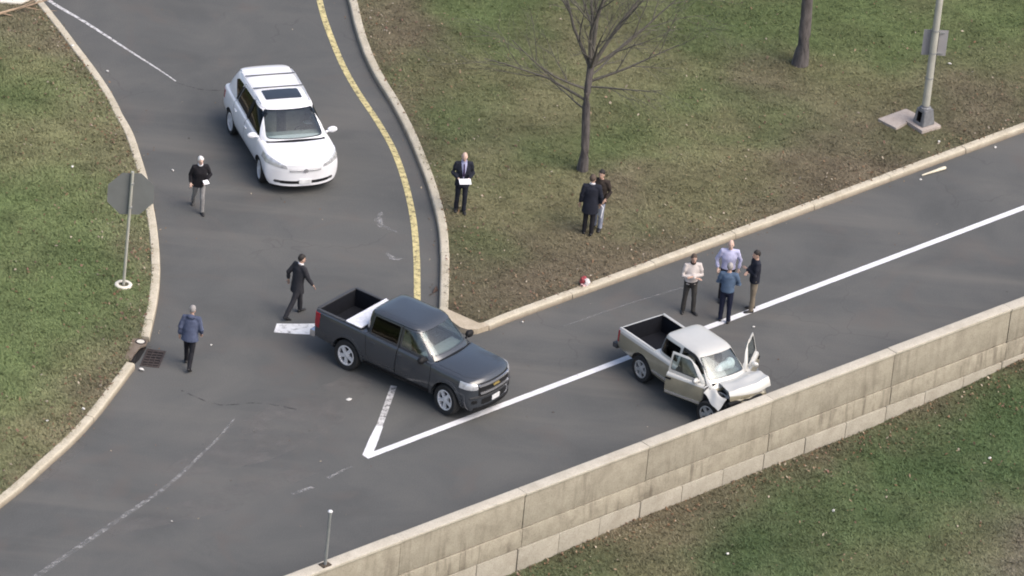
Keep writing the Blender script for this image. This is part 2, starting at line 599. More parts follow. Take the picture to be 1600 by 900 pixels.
M = {}
M['asphalt'] = asphalt()
M['turf'] = veg_sheet('turf')
M['blade'] = blade_mat()
M['kerb'] = concrete('kerb_concrete', (0.43, 0.385, 0.295), (0.54, 0.49, 0.39), stain=(0.27, 0.22, 0.155), dark=0.45, foot=(0.17, 0.135, 0.10))
M['kerb_tan'] = concrete('nose_concrete', (0.40, 0.34, 0.25), (0.50, 0.43, 0.33), stain=(0.28, 0.23, 0.17), dark=0.3)
M['wall'] = concrete('wall_concrete', (0.305, 0.275, 0.215), (0.395, 0.358, 0.285), stain=(0.15, 0.125, 0.097), drip=0.5, dark=0.4)
M['wall_low'] = concrete('wall_course_concrete', (0.315, 0.283, 0.22), (0.42, 0.38, 0.30), stain=(0.11, 0.09, 0.068), drip=0.75, dark=0.55)
M['coping'] = concrete('coping_concrete', (0.45, 0.41, 0.335), (0.55, 0.505, 0.42), stain=(0.26, 0.22, 0.17), dark=0.4)
M['footing'] = concrete('footing_concrete', (0.35, 0.32, 0.26), (0.44, 0.405, 0.335), stain=(0.20, 0.165, 0.12), dark=0.4)
M['joint'] = plain('joint_filler', (0.10, 0.085, 0.07), 0.95)
M['dust'] = paint_line('dust_film', (0.225, 0.213, 0.20), wear=0.68, scale=1.1, soft=0.26)
M['white_line'] = paint_line('white_line_paint', (0.80, 0.80, 0.82), wear=0.20)
M['white_worn'] = paint_line('worn_white_paint', (0.66, 0.65, 0.64), wear=0.44)
M['white_faint'] = paint_line('faint_white_paint', (0.36, 0.355, 0.35), wear=0.55, scale=5.0)
M['yellow_line'] = paint_line('yellow_line_paint', (0.62, 0.53, 0.26), wear=0.41)
M['dark_seam'] = paint_line('tar_seam', (0.062, 0.060, 0.058), wear=0.56, scale=4.0)

# ------------------------------------------------------------------ sheets
def sheet(name, poly, z, mat, step=None, low=False, region=(-22, 22, -24, 30), undulate=0.0):
    bm = bmesh.new()
    vs = [bm.verts.new((x, y, z)) for x, y in poly]
    f = bm.faces.new(vs)
    if f.normal.z < 0 or True:
        bmesh.ops.recalc_face_normals(bm, faces=bm.faces)
        bm.faces.ensure_lookup_table()
        if bm.faces[0].normal.z < 0:
            bmesh.ops.reverse_faces(bm, faces=bm.faces)
    bmesh.ops.triangulate(bm, faces=bm.faces)
    if step:
        edge = {tuple(round(c, 3) for c in v.co[:2]) for v in bm.verts}
        for k in np.arange(region[0], region[1], step):
            bmesh.ops.bisect_plane(bm, geom=bm.verts[:] + bm.edges[:] + bm.faces[:], plane_co=(k + 0.013, 0, 0), plane_no=(1, 0, 0), dist=1e-5)
        for k in np.arange(region[2], region[3], step):
            bmesh.ops.bisect_plane(bm, geom=bm.verts[:] + bm.edges[:] + bm.faces[:], plane_co=(0, k + 0.017, 0), plane_no=(0, 1, 0), dist=1e-5)
        for v in bm.verts:
            if low:
                v.co.z = float(low_z(v.co.x, v.co.y))
            if undulate and not v.is_boundary:
                v.co.z += undulate * float(fbm(v.co.x, v.co.y, 1.6, 4) - 0.5)
    me = bpy.data.meshes.new(name)
    bm.to_mesh(me)
    bm.free()
    if mat is M['turf']:
        co = np.zeros(len(me.vertices) * 3)
        me.vertices.foreach_get('co', co)
        co = co.reshape(-1, 3)
        c = veg_colour(co[:, 0], co[:, 1], low)
        at = me.color_attributes.new('tint', 'FLOAT_COLOR', 'POINT')
        at.data.foreach_set('color', np.concatenate([c * 0.92, np.ones((len(c), 1))], 1).ravel())
    return tag(obj(name, me, mat, smooth=60), kind='structure')

# the ground: one sheet out to the horizon, with the lower lawn's lie beside the wall
ground_poly = [(-900, -900), (900, -900), (900, 900), (-900, 900)]
ground = sheet('ground', ground_poly, -1.0, M['turf'], step=0.5, low=True, region=(-14, 30, -26, 12))

# the road: everything on the upper side of the wall
_in = 0.16
a = W0 - WN * _in + WV * -75
b = W0 - WN * _in + WV * 75
road_poly = [tuple(a), tuple(b), tuple(b - WN * 95), tuple(a - WN * 95)]
road = sheet('road', road_poly, 0.0, M['asphalt'])

def offset_line(line, off, step=0.5):
    P = resample(line, step)
    return P + normals2(P) * off

# lawns lie inside their kerbs, on top of the road bed
_l1 = offset_line(LK1, -0.05)
_l2 = offset_line(LK2, -0.05)
lawn_left_poly = [tuple(p) for p in _l1] + [(-9.62, -5.2), (-9.72, -5.9)] + [tuple(p) for p in _l2] + [(-60, -38), (-60, 43)]
lawn_left = sheet('lawn_left', lawn_left_poly, LAWN_Z, M['turf'], step=0.5, undulate=0.05)
_i1 = offset_line(IK, KERB_W * 0.5)
_i2 = offset_line(IK2, KERB_W * 0.5)
lawn_island_poly = [tuple(p) for p in _i1[:-1]] + [(-1.64, -1.72), (-1.2, -2.02), (-0.80, -2.32), (-0.64, -2.24)] + [tuple(p) for p in _i2[1:]] + [(40, 60), (-9, 60)]
lawn_island = sheet('lawn_island', lawn_island_poly, LAWN_Z, M['turf'], step=0.5, undulate=0.05)

# ------------------------------------------------------------------ kerbs: each cast segment is a piece
def kerb(name, line, side, seg_len=3.05):
    """side +1: the lawn is left of travel. The line is the road edge of the kerb's top"""
    root = tag(empty(name, (float(line[len(line) // 2][0]), float(line[len(line) // 2][1]), 0)), kind='structure')
    P = resample(line, 0.305)
    Nn = normals2(P) * side
    n = len(P)
    k = 0
    per = int(round(seg_len / 0.305))
    while k < n - 1:
        e = min(k + per, n - 1)
        prof = [(-0.035, -0.02), (-0.012, KERB_H - 0.03), (0.012, KERB_H - 0.006), (0.035, KERB_H), (KERB_W - 0.02, KERB_H), (KERB_W, KERB_H - 0.02), (KERB_W, -0.02)]
        V, F = [], []
        q = len(prof)
        dz = random.uniform(-0.006, 0.006)
        dl = random.uniform(-0.008, 0.008)
        rows = []
        for i in range(k, e + 1):
            pt, nn = P[i].copy(), Nn[i]
            tt = np.array([nn[1], -nn[0]]) * side
            if i == k: pt = pt + tt * 0.008
            if i == e: pt = pt - tt * 0.008
            for a, h in prof:
                V.append((pt[0] + nn[0] * (a + dl) - root.location.x, pt[1] + nn[1] * (a + dl) - root.location.y, h + (dz if h > 0 else 0)))
        m = e - k + 1
        for i in range(m - 1):
            for j in range(q - 1):
                F.append((i * q + j, i * q + j + 1, (i + 1) * q + j + 1, (i + 1) * q + j))
        F.append(tuple(range(q)))
        F.append(tuple((m - 1) * q + j for j in range(q))[::-1])
        me = pydata(V, F)
        bm = bmesh.new()
        bm.from_mesh(me)
        bmesh.ops.recalc_face_normals(bm, faces=bm.faces)
        bm.to_mesh(me)
        bm.free()
        obj('kerb_segment', me, M['kerb'], root, smooth=35)
        k = e
    return root

kerb('kerb_left_upper', offset_line(LK1, 0.10), -1)
kerb('kerb_left_lower', offset_line(LK2, 0.10), -1)
kerb('kerb_island_ramp', IK, 1)
kerb('kerb_island_road', IK2, 1)
nose_poly = NOSE_OUT + NOSE_IN
nb = bmesh.new()
_a = [nb.verts.new((x, y, 0)) for x, y in nose_poly]
_b = [nb.verts.new((x, y, KERB_H - 0.004)) for x, y in nose_poly]
nb.faces.new(_b)
for i in range(len(_a)):
    j = (i + 1) % len(_a)
    nb.faces.new((_a[i], _a[j], _b[j], _b[i]))
tag(obj('kerb_nose', from_bm(nb), M['kerb_tan']), kind='structure')

# ------------------------------------------------------------------ road markings (thin sheets on the road)
def ribbon(name, line, width, mat, z=0.005, step=0.4, parent=road, ragged=0.0):
    P = resample(line, step)
    Nn = normals2(P)
    w = np.full(len(P), width / 2) if np.isscalar(width) else np.interp(np.linspace(0, 1, len(P)), np.linspace(0, 1, len(width)), width) / 2
    V, F = [], []
    for i in range(len(P)):
        j = 1 + ragged * (random.random() - 0.5)
        V += [(*(P[i] + Nn[i] * w[i] * j), z), (*(P[i] - Nn[i] * w[i] * j), z)]
    for i in range(len(P) - 1):
        F.append((2 * i, 2 * i + 1, 2 * i + 3, 2 * i + 2))
    return obj(name, pydata(V, F), mat, parent)

ribbon('lane_line', [(-3.28, -9.68), (13.98, 7.53), (40, 33.4)], 0.195, M['white_line'], z=0.006, step=1.0)
ribbon('gore_line', [(-3.25, -9.62), (-3.13, -8.75), (-3.03, -8.05)], [0.24, 0.24, 0.18], M['white_line'], z=0.010, step=0.3)
ribbon('worn_gore_line', [(-3.04, -8.1), (-2.93, -7.1), (-2.80, -5.9)], 0.16, M['white_worn'], z=0.005, step=0.3)
ribbon('yellow_edge_line', [(-10, 34.5), (-8, 25), (-6.9, 19), (-6.39, 16.38), (-6.15, 15.15), (-5.81, 13.75), (-5.38, 12.17), (-4.86, 10.65), (-4.2, 8.98), (-3.64, 7.32), (-3.21, 5.48), (-2.87, 3.46), (-2.64, 1.28), (-2.46, -1.39)], 0.175, M['yellow_line'])
ribbon('white_edge_line', [(-22, 24.5), (-17, 18.0), (-14.14, 14.67), (-12.99, 13.52), (-11.54, 11.95), (-10.52, 10.86), (-10.01, 10.27)], [0.16, 0.16, 0.15, 0.14, 0.13, 0.09, 0.04], M['white_worn'])
ribbon('faint_guide_line', [(-12.5, -20), (-10.77, -16.82), (-9.86, -15.2), (-8.93, -13.54), (-8.11, -12.07), (-7.46, -10.5), (-7.0, -9.28), (-6.71, -8.3)], [0.14, 0.14, 0.15, 0.13, 0.10, 0.04], M['white_faint'])
ribbon('faint_lane_dash', [(-4.98, -11.85), (-4.45, -11.38)], 0.10, M['white_faint'])
ribbon('faint_lane_dash', [(-4.15, -10.9), (-3.6, -10.2)], 0.09, M['white_faint'])
sb = pydata([(-6.10, -3.68, 0.006), (-5.55, -3.66, 0.006), (-4.90, -3.58, 0.006), (-4.20, -3.46, 0.006), (-4.23, -2.86, 0.006), (-4.95, -2.97, 0.006), (-5.5, -3.10, 0.006), (-6.06, -3.20, 0.006)], [(0, 1, 6, 7), (1, 2, 5, 6), (2, 3, 4, 5)])
obj('stop_bar', sb, paint_line('stop_bar_paint', (0.80, 0.80, 0.80), wear=0.36, scale=4.5), road)
ribbon('dust_streak', [(-13.2, -13.6), (-11.6, -12.0), (-10.4, -10.3)], [0.5, 1.3, 0.3], M['dust'], z=0.003)
ribbon('dust_streak', [(-8.2, -11.6), (-6.0, -9.3), (-4.6, -7.3), (-3.6, -5.6)], [0.4, 1.8, 1.9, 0.6], M['dust'], z=0.003)
ribbon('dust_streak', [(-9.3, -14.6), (-6.6, -12.4), (-4.2, -10.2)], [0.3, 1.0, 0.3], M['dust'], z=0.002)
ribbon('tar_seam', [(-8.2, -7.2), (-7.2, -7.75), (-6.2, -7.45), (-5.2, -7.6)], 0.05, M['dark_seam'], z=0.004)
ribbon('tar_seam', [(-10.0, 10.2), (-9.2, 9.9), (-8.2, 10.1)], 0.04, M['dark_seam'], z=0.004)
ribbon('paint_scuff', [(-3.75, 3.6), (-3.78, 2.95), (-3.55, 2.7), (-3.25, 2.55)], [0.08, 0.18, 0.16, 0.05], M['white_faint'], z=0.004, step=0.15, ragged=0.8)
ribbon('paint_scuff', [(-3.45, 1.3), (-3.25, 1.0), (-3.0, 1.05)], [0.05, 0.16, 0.05], M['white_faint'], z=0.004, step=0.15, ragged=0.8)
ribbon('paint_scuff', [(1.4, -1.9), (3.2, -0.2), (5.0, 1.3)], 0.04, M['white_faint'], z=0.004)

# ------------------------------------------------------------------ the concrete wall along the lower carriageway
wall = empty('concrete_wall', (float(W0[0]), float(W0[1]), 0))
tag(wall, 'long weathered concrete parapet wall with vertical joints between road and lower grass', 'wall')
def wall_piece(name, s0, s1, d0, d1, z0, z1, mat, bevel=0.012, parent=wall, skew=0.0):
    """block along the wall: s along, d outward from the face line, z up"""
    ang = math.atan2(WV[1], WV[0])
    R = Matrix.Rotation(ang, 4, 'Z')
    # local x along, local y inward (left of travel = -WN)
    me = box_mesh((s0, -d1, z0), (s1, -d0, z1), bevel, R)
    return obj(name, me, mat, parent, smooth=30)
for i in range(len(JOINTS) - 1):
    s0, s1 = JOINTS[i] + 0.009, JOINTS[i + 1] - 0.009
    dd = random.uniform(-0.008, 0.008)
    zt = random.uniform(-0.008, 0.008)
    wall_piece('parapet_panel', s0, s1, -WALL_T + 0.02, -0.02 + dd, 0.048, WALL_TOP - 0.075, M['wall'])
    wall_piece('coping', s0 - 0.006, s1 + 0.006, -WALL_T, 0.012 + dd, WALL_TOP - 0.075, WALL_TOP + zt, M['coping'], bevel=0.02)
    d2 = random.uniform(-0.010, 0.010)
    sh = random.uniform(-0.22, 0.05)
    wall_piece('wall_course', s0 + sh * 0 , s1, -WALL_T + 0.02, 0.006 + d2, -0.500, 0.026, M['wall_low'])
    n3 = 3
    L = (s1 - s0) / n3
    for k in range(n3):
        zf = float(low_z(*(W0 + WV * (s0 + L * k)))) - 0.25
        wall_piece('footing_block', s0 + L * k + 0.008 - 0.12, s0 + L * (k + 1) - 0.008 - 0.12, -WALL_T - 0.05, 0.030 + random.uniform(-0.012, 0.012), zf, -0.520, M['footing'])
# dark core that closes the joints
wall_piece('core', JOINTS[0], JOINTS[-1], -WALL_T + 0.05, -0.05, -1.9, WALL_TOP - 0.10, M['joint'], bevel=0)
# ------------------------------------------------------------------ vehicles
def car_paint(name, col, rough=0.32, metal=0.0, coat=0.7, dirt=(0.16, 0.14, 0.12), dirt_amt=0.25):
    m, nt, p = new_mat(name)
    c = objc(nt)
    f = ramp(nt, noise(nt, 2.2, 5, 0.65, c), [(0.45, (0, 0, 0)), (0.8, (dirt_amt, dirt_amt, dirt_amt))])
    nt.links.new(mix(nt, f, col, dirt), p.inputs['Base Color'])
    p.inputs['Metallic'].default_value = metal
    p.inputs['Roughness'].default_value = rough
    p.inputs['Coat Weight'].default_value = coat
    p.inputs['Coat Roughness'].default_value = 0.08
    return m
M['white_paint'] = car_paint('white_car_paint', (0.80, 0.80, 0.82), 0.35, dirt=(0.55, 0.53, 0.50), dirt_amt=0.25)
M['slate_paint'] = car_paint('slate_grey_car_paint', (0.043, 0.049, 0.058), 0.22, 0.15, coat=1.0, dirt=(0.06, 0.058, 0.055), dirt_amt=0.25)
M['pewter_paint'] = car_paint('pewter_car_paint', (0.60, 0.57, 0.485), 0.36, 0.5, dirt=(0.30, 0.27, 0.22), dirt_amt=0.35)
def two_tone(name, lower, upper, z):
    m = car_paint(name, upper, 0.34, 0.15, dirt=(0.42, 0.40, 0.36), dirt_amt=0.25)
    nt = m.node_tree
    p = nt.nodes['Principled BSDF']
    src = p.inputs['Base Color'].links[0].from_socket
    sx = N(nt, 'ShaderNodeSeparateXYZ')
    nt.links.new(objc(nt), sx.inputs[0])
    gt = N(nt, 'ShaderNodeMath', operation='GREATER_THAN')
    nt.links.new(sx.outputs[2], gt.inputs[0])
    gt.inputs[1].default_value = z
    low = ramp(nt, noise(nt, 2.5, 5, 0.65, objc(nt)), [(0.35, tuple(v * .82 for v in lower)), (0.7, lower)])
    nt.links.new(mix(nt, gt.outputs[0], low, src), p.inputs['Base Color'])
    return m
M['pewter_paint'] = two_tone('two_tone_pewter_paint', (0.325, 0.293, 0.210), (0.57, 0.56, 0.52), 0.945)
M['silver_paint'] = car_paint('silver_car_paint', (0.57, 0.56, 0.52), 0.34, 0.15, dirt=(0.42, 0.40, 0.36), dirt_amt=0.3)
M['black'] = plain('black_plastic', (0.012, 0.012, 0.013), 0.6, spec=0.25)
M['trim'] = plain('dark_grey_trim', (0.05, 0.05, 0.052), 0.5)
M['under'] = plain('underbody_black', (0.012, 0.012, 0.012), 0.85)
M['liner'] = plain('bed_liner', (0.010, 0.011, 0.015), 0.7, bmp=0.3, spec=0.2)
M['rubber'] = plain('tyre_rubber', (0.020, 0.020, 0.020), 0.85, bmp=0.2)
M['alloy'] = plain('wheel_alloy', (0.72, 0.72, 0.73), 0.38, 0.25, var=0.1)
M['alloy_dull'] = plain('dull_wheel_alloy', (0.40, 0.40, 0.39), 0.5, 0.2, var=0.15)
M['chrome'] = plain('chrome', (0.80, 0.80, 0.82), 0.15, 0.9, var=0.05)
M['red_lens'] = plain('red_lens', (0.30, 0.012, 0.022), 0.2, coat=0.8)
M['lens'] = plain('headlight_lens', (0.55, 0.56, 0.58), 0.12, 0.35, coat=1.0, var=0.3, scale=14)
M['white_plastic'] = plain('white_plate', (0.70, 0.70, 0.70), 0.5)
M['gold'] = plain('gold_emblem', (0.60, 0.45, 0.16), 0.3, 0.6)
M['seat_grey'] = plain('seat_cloth_grey', (0.11, 0.11, 0.11), 0.9)
M['seat_tan'] = plain('seat_cloth_tan', (0.20, 0.18, 0.15), 0.9)
M['dash'] = plain('dashboard_grey', (0.24, 0.25, 0.245), 0.7)
M['airbag'] = plain('airbag_cloth', (0.78, 0.78, 0.80), 0.9)
M['glass'] = glass_mat('window_glass', (0.82, 0.87, 0.86), 1.70, 0.06)
M['glass_dark'] = glass_mat('privacy_glass', (0.10, 0.105, 0.11), 1.40, 0.02)

def pchip(x, y, q):
    x, y = np.array(x, float), np.array(y, float)
    h, dlt = np.diff(x), np.diff(y) / np.diff(x)
    d = np.zeros(len(x))
    for i in range(1, len(x) - 1):
        if dlt[i - 1] * dlt[i] > 0:
            w1, w2 = 2 * h[i] + h[i - 1], h[i] + 2 * h[i - 1]
            d[i] = (w1 + w2) / (w1 / dlt[i - 1] + w2 / dlt[i])
    d[0], d[-1] = dlt[0], dlt[-1]
    i = np.clip(np.searchsorted(x, q) - 1, 0, len(x) - 2)
    t = (q - x[i]) / h[i]
    return (y[i] * (1 + 2 * t) * (1 - t) ** 2 + d[i] * h[i] * t * (1 - t) ** 2 + y[i + 1] * t * t * (3 - 2 * t) + d[i + 1] * h[i] * t * t * (t - 1))

def chaikin(P, n=2):
    for _ in range(n):
        Q = []
        for i in range(len(P)):
            a, b = P[i], P[(i + 1) % len(P)]
            Q += [a * 0.75 + b * 0.25, a * 0.25 + b * 0.75]
        P = Q
    return P

def body_loft(keys, n=46, grow=0.0, warp=None):
    """lower body. keys: (x, z_bottom, w_bottom, w_mid, z_mid, w_shoulder, z_shoulder, z_centre)"""
    K = np.array(keys, float)
    xs = np.unique(np.concatenate([np.linspace(K[0, 0], K[-1, 0], n), K[:, 0]]))
    C = [pchip(K[:, 0], K[:, j], xs) for j in range(1, 8)]
    V, F, q = [], [], None
    for i, x in enumerate(xs):
        zb, wb, wm, zm, ws, zs, zc = [c[i] for c in C]
        zb -= grow; wb += grow; wm += grow; ws += grow; zs += grow; zc += grow
        xx = x
        if grow:
            xx = x + grow * (1 if i == len(xs) - 1 else -1 if i == 0 else 0)
        h = [(0, zb), (wb * 0.7, zb), (wb, zb), (wm - 0.012, zb + (zm - zb) * 0.45), (wm, zm), (wm * 0.4 + ws * 0.6 + 0.008, zm + (zs - zm) * 0.66), (ws, zs), (ws - 0.09, zs + (zc - zs) * 0.30 + 0.004), (ws * 0.5, zs + (zc - zs) * 0.82 + 0.002), (0, zc + 0.002)]
        ring = h + [(-a, b) for a, b in h[-2:0:-1]]
        ring = chaikin([np.array(r) for r in ring], 2)
        q = len(ring)
        V += [np.array((xx, r[0], r[1])) for r in ring]
    m = len(xs)
    for i in range(m - 1):
        for j in range(q):
            j2 = (j + 1) % q
            F.append((i * q + j, i * q + j2, (i + 1) * q + j2, (i + 1) * q + j))
    # end caps: a grid across each end, so that the bowed nose stays smooth
    NC = 14
    for base, rev in ((0, True), ((m - 1) * q, False)):
        rows = []
        for k in range(q // 2):
            a, b = base + k, base + q - 1 - k
            if k in (0, q // 2 - 1):
                rows.append([a, b])
                continue
            r_ = [a]
            for c_ in range(1, NC):
                t = c_ / NC
                V.append(V[a] * (1 - t) + V[b] * t)
                r_.append(len(V) - 1)
            rows.append(r_ + [b])
        for r0, r1 in zip(rows[:-1], rows[1:]):
            if len(r0) == len(r1) and len(r0) > 2:
                fs = [(r0[i], r1[i], r1[i + 1], r0[i + 1]) for i in range(NC)]
            else:
                fs = [tuple(r0[::-1]) + tuple(r1)]
                fs = [tuple(r0) + tuple(r1[::-1])]
            F.extend([f[::-1] if rev else f for f in fs])
    if warp:
        V = [warp(v) for v in V]
    bm = bmesh.new()
    vs = [bm.verts.new(v) for v in V]
    for f in F:
        bm.faces.new([vs[k] for k in f])
    bmesh.ops.triangulate(bm, faces=[f for f in bm.faces if len(f.verts) > 4])
    return from_bm(bm)

def cabin_loft(levels, grow=0.0, seg=72, p=8.5, zlo=None):
    """greenhouse: rings (z, x_front, x_rear, half_width, bow)"""
    V, F = [], []
    L = [list(l) for l in levels]
    if zlo is not None:
        L[0][0] = zlo
    ztop = L[-1][0]
    for z, xf, xr, hw, bow in L:
        gx = grow * (1.0 if z < ztop - 0.06 else 1.0)
        xf, xr, hw = xf + gx * 1.3, xr - gx, hw + grow
        if z > ztop - 0.12:
            z = z + grow
        cx, ax = (xf + xr) / 2, (xf - xr) / 2
        for k in range(seg):
            t = 2 * math.pi * (k + 0.5) / seg
            c, s = math.cos(t), math.sin(t)
            # even spread of points round a rounded rectangle
            m = (abs(c) ** p + abs(s) ** p) ** (-1 / p)
            x, y = cx + ax * c * m, hw * s * m
            if x > cx:
                x += bow * (1 - (y / hw) ** 2) * ((x - cx) / ax) ** 2
            else:
                x -= bow * 0.5 * (1 - (y / hw) ** 2) * ((cx - x) / ax) ** 2
            V.append((x, y, z))
    m = len(L)
    for i in range(m - 1):
        for k in range(seg):
            k2 = (k + 1) % seg
            F.append((i * seg + k, i * seg + k2, (i + 1) * seg + k2, (i + 1) * seg + k))
    F.append(tuple(range(seg))[::-1])
    V.append((np.mean([v[0] for v in V[-seg:]]), 0, L[-1][0] + (grow if L[-1][0] > ztop - 0.12 else 0) + 0.006))
    for k in range(seg):
        F.append(((m - 1) * seg + k, (m - 1) * seg + (k + 1) % seg, len(V) - 1))
    bm = bmesh.new()
    vs = [bm.verts.new(v) for v in V]
    for f in F:
        bm.faces.new([vs[k] for k in f])
    bmesh.ops.triangulate(bm, faces=[f for f in bm.faces if len(f.verts) > 4])
    return from_bm(bm)

def cyl_y(x, z, r, y0, y1, seg=40, rz=None):
    poly = [(x + r * math.cos(2 * math.pi * k / seg), z + (rz or r) * math.sin(2 * math.pi * k / seg)) for k in range(seg)]
    return prism_mesh(poly, y0, y1, 'y')

def rrect(x0, x1, z0, z1, r=0.04, n=4):
    P = []
    for cx, cz, a0 in ((x1 - r, z1 - r, 0), (x0 + r, z1 - r, 90), (x0 + r, z0 + r, 180), (x1 - r, z0 + r, 270)):
        for k in range(n + 1):
            a = math.radians(a0 + 90 * k / n)
            P.append((cx + r * math.cos(a), cz + r * math.sin(a)))
    return P

def rpoly(P, r=0.03):
    """polygon with its corners clipped round"""
    P = [np.array(p, float) for p in P]
    out = []
    n = len(P)
    for i in range(n):
        a, b, c = P[i - 1], P[i], P[(i + 1) % n]
        u, v = (a - b), (c - b)
        ra = min(r, np.linalg.norm(u) * 0.45)
        rb = min(r, np.linalg.norm(v) * 0.45)
        p0, p1 = b + u / np.linalg.norm(u) * ra, b + v / np.linalg.norm(v) * rb
        for t in (0, 0.25, 0.5, 0.75, 1):
            out.append(tuple((1 - t) ** 2 * p0 + 2 * t * (1 - t) * b + t * t * p1))
    return out

def inset(P, d):
    """shrink (d>0) or grow a polygon about its edges"""
    P = [np.array(p, float) for p in P]
    n = len(P)
    area = sum(P[i][0] * P[(i + 1) % n][1] - P[(i + 1) % n][0] * P[i][1] for i in range(n))
    s = 1 if area > 0 else -1
    out = []
    for i in range(n):
        a, b, c = P[i - 1], P[i], P[(i + 1) % n]
        e1, e2 = (b - a) / (np.linalg.norm(b - a) + 1e-9), (c - b) / (np.linalg.norm(c - b) + 1e-9)
        n1, n2 = np.array([-e1[1], e1[0]]) * s, np.array([-e2[1], e2[0]]) * s
        m = n1 + n2
        m /= max(np.linalg.norm(m), 1e-6)
        k = d / max(0.35, m @ n1)
        out.append(tuple(b + m * k))
    return out

def wheel(parent, loc, r, w, side, spokes=5, rim='alloy', steer=0.0, rim_r=None):
    """a wheel part with tyre and rim below it; side = +1 left, -1 right"""
    wh = empty('wheel', loc, steer, parent)
    rr = rim_r or r * 0.66
    V, F = lathe([(rr, -w / 2 + .01), (r - .03, -w / 2), (r - .008, -w / 2 + .03), (r, -w / 2 + .06), (r, w / 2 - .06), (r - .008, w / 2 - .03), (r - .03, w / 2), (rr, w / 2 - .01), (rr - .01, 0), (rr, -w / 2 + .01)], 36, 'y')
    bm = bmesh.new()
    vs = [bm.verts.new(v) for v in V]
    for f in F: bm.faces.new([vs[k] for k in f])
    bmesh.ops.remove_doubles(bm, verts=bm.verts, dist=1e-4)
    obj('tyre', from_bm(bm), M['rubber'], wh, smooth=35)
    o = side * w / 2
    bm = bmesh.new()
    def add(V, F):
        vs = [bm.verts.new(v) for v in V]
        return [bm.faces.new([vs[k] for k in f]) for f in F]
    add(*lathe([(rr, o - side * .008), (rr - .03, o - side * .004), (rr - .038, o - side * .03), (rr - .03, o - side * .12)], 36, 'y'))
    for f in add(*lathe([(rr - .02, o - side * .10), (0.001, o - side * .10)], 36, 'y')): f.material_index = 1
    add(*lathe([(0.001, o - side * .012), (.055, o - side * .014), (.085, o - side * .03), (.085, o - side * .1)], 20, 'y'))
    for k in range(spokes):
        a = 2 * math.pi * (k + .25) / spokes
        Rm = Matrix.Rotation(a, 4, 'Y')
        hw0, hw1 = 0.040, 0.050
        pts = [(0.03, -hw0), (rr - .015, -hw1), (rr - .015, hw1), (0.03, hw0)]
        vv = []
        for dy in (o - side * .018, o - side * .06):
            for (px, pz) in pts:
                v = Rm @ Vector((px, dy - (side * .012 if px < .1 else 0) * -0.3, pz))
                vv.append(bm.verts.new(v))
        bm.faces.new(vv[:4]); bm.faces.new(vv[4:][::-1])
        for i in range(4):
            j = (i + 1) % 4
            bm.faces.new((vv[i], vv[j], vv[4 + j], vv[4 + i]))
    obj('rim', from_bm(bm), [M[rim], M['under']], wh, smooth=30)
    return wh

def seat(parent, x, y, z, mat, w=0.5):
    bm = bmesh.new()
    bm_box(bm, (x - .25, y - w / 2, z), (x + .27, y + w / 2, z + .17), 0.05)
    Rm = Matrix.Translation((x - .25, y, z + .12)) @ Matrix.Rotation(math.radians(-14), 4, 'Y')
    bm_box(bm, (-.08, -w / 2, 0), (.07, w / 2, .56), 0.05, Rm)
    bm_box(bm, (-.06, -.13, .60), (.05, .13, .76), 0.04, Rm)
    return obj('seat', from_bm(bm), mat, parent, smooth=50)

def steering(parent, x, y, z):
    V, F = [], []
    R_, r_ = .185, .016
    for i in range(24):
        for j in range(6):
            a, b = 2 * math.pi * i / 24, 2 * math.pi * j / 6
            V.append(((R_ + r_ * math.cos(b)) * math.cos(a), (R_ + r_ * math.cos(b)) * math.sin(a), r_ * math.sin(b)))
    for i in range(24):
        for j in range(6):
            F.append((i * 6 + j, ((i + 1) % 24) * 6 + j, ((i + 1) % 24) * 6 + (j + 1) % 6, i * 6 + (j + 1) % 6))
    bmx = bmesh.new()
    bm_box(bmx, (-.17, -.02, -.012), (.17, .02, .012))
    bm_box(bmx, (-.06, -.06, -.02), (.06, .06, .02), .015)
    me2 = from_bm(bmx)
    me = join_meshes([pydata(V, F), me2])
    o = obj('steering_wheel', me, M['black'], parent, smooth=50)
    o.location = (x, y, z)
    o.rotation_euler = (0, math.radians(-62), 0)
    return o

def mirror_part(parent, x, y, z, side, mat, s=1.0):
    V, F = merge([ellipsoid((0, side * .12 * s, .02), (.075 * s, .13 * s, .085 * s), 14, 8), tube_data([(0.02, -side * .05, -.03), (0, side * .06, -.01)], [.03, .025], 8)])
    me = pydata(V, F)
    o = obj('mirror', me, mat, parent, smooth=60)
    o.location = (x, y, z)
    gl = obj('mirror_glass', pydata(*ellipsoid((-.045 * s, side * .12 * s, .02), (.036 * s, .112 * s, .07 * s), 12, 6)), M['glass_dark'], o, smooth=60)
    return o

def cowl(c, xf, bow, hw, d=.05):
    ys = np.linspace(-hw, hw, 13)
    cur = lambda y, o: (xf + bow * (1 - (y / hw) ** 2) + o, y)
    poly = [cur(y, -.12) for y in ys] + [cur(y, d) for y in ys[::-1]]
    c.part('cowl', c.conform(prism_mesh(poly, .8, 1.6, 'z'), .005), M['black'])

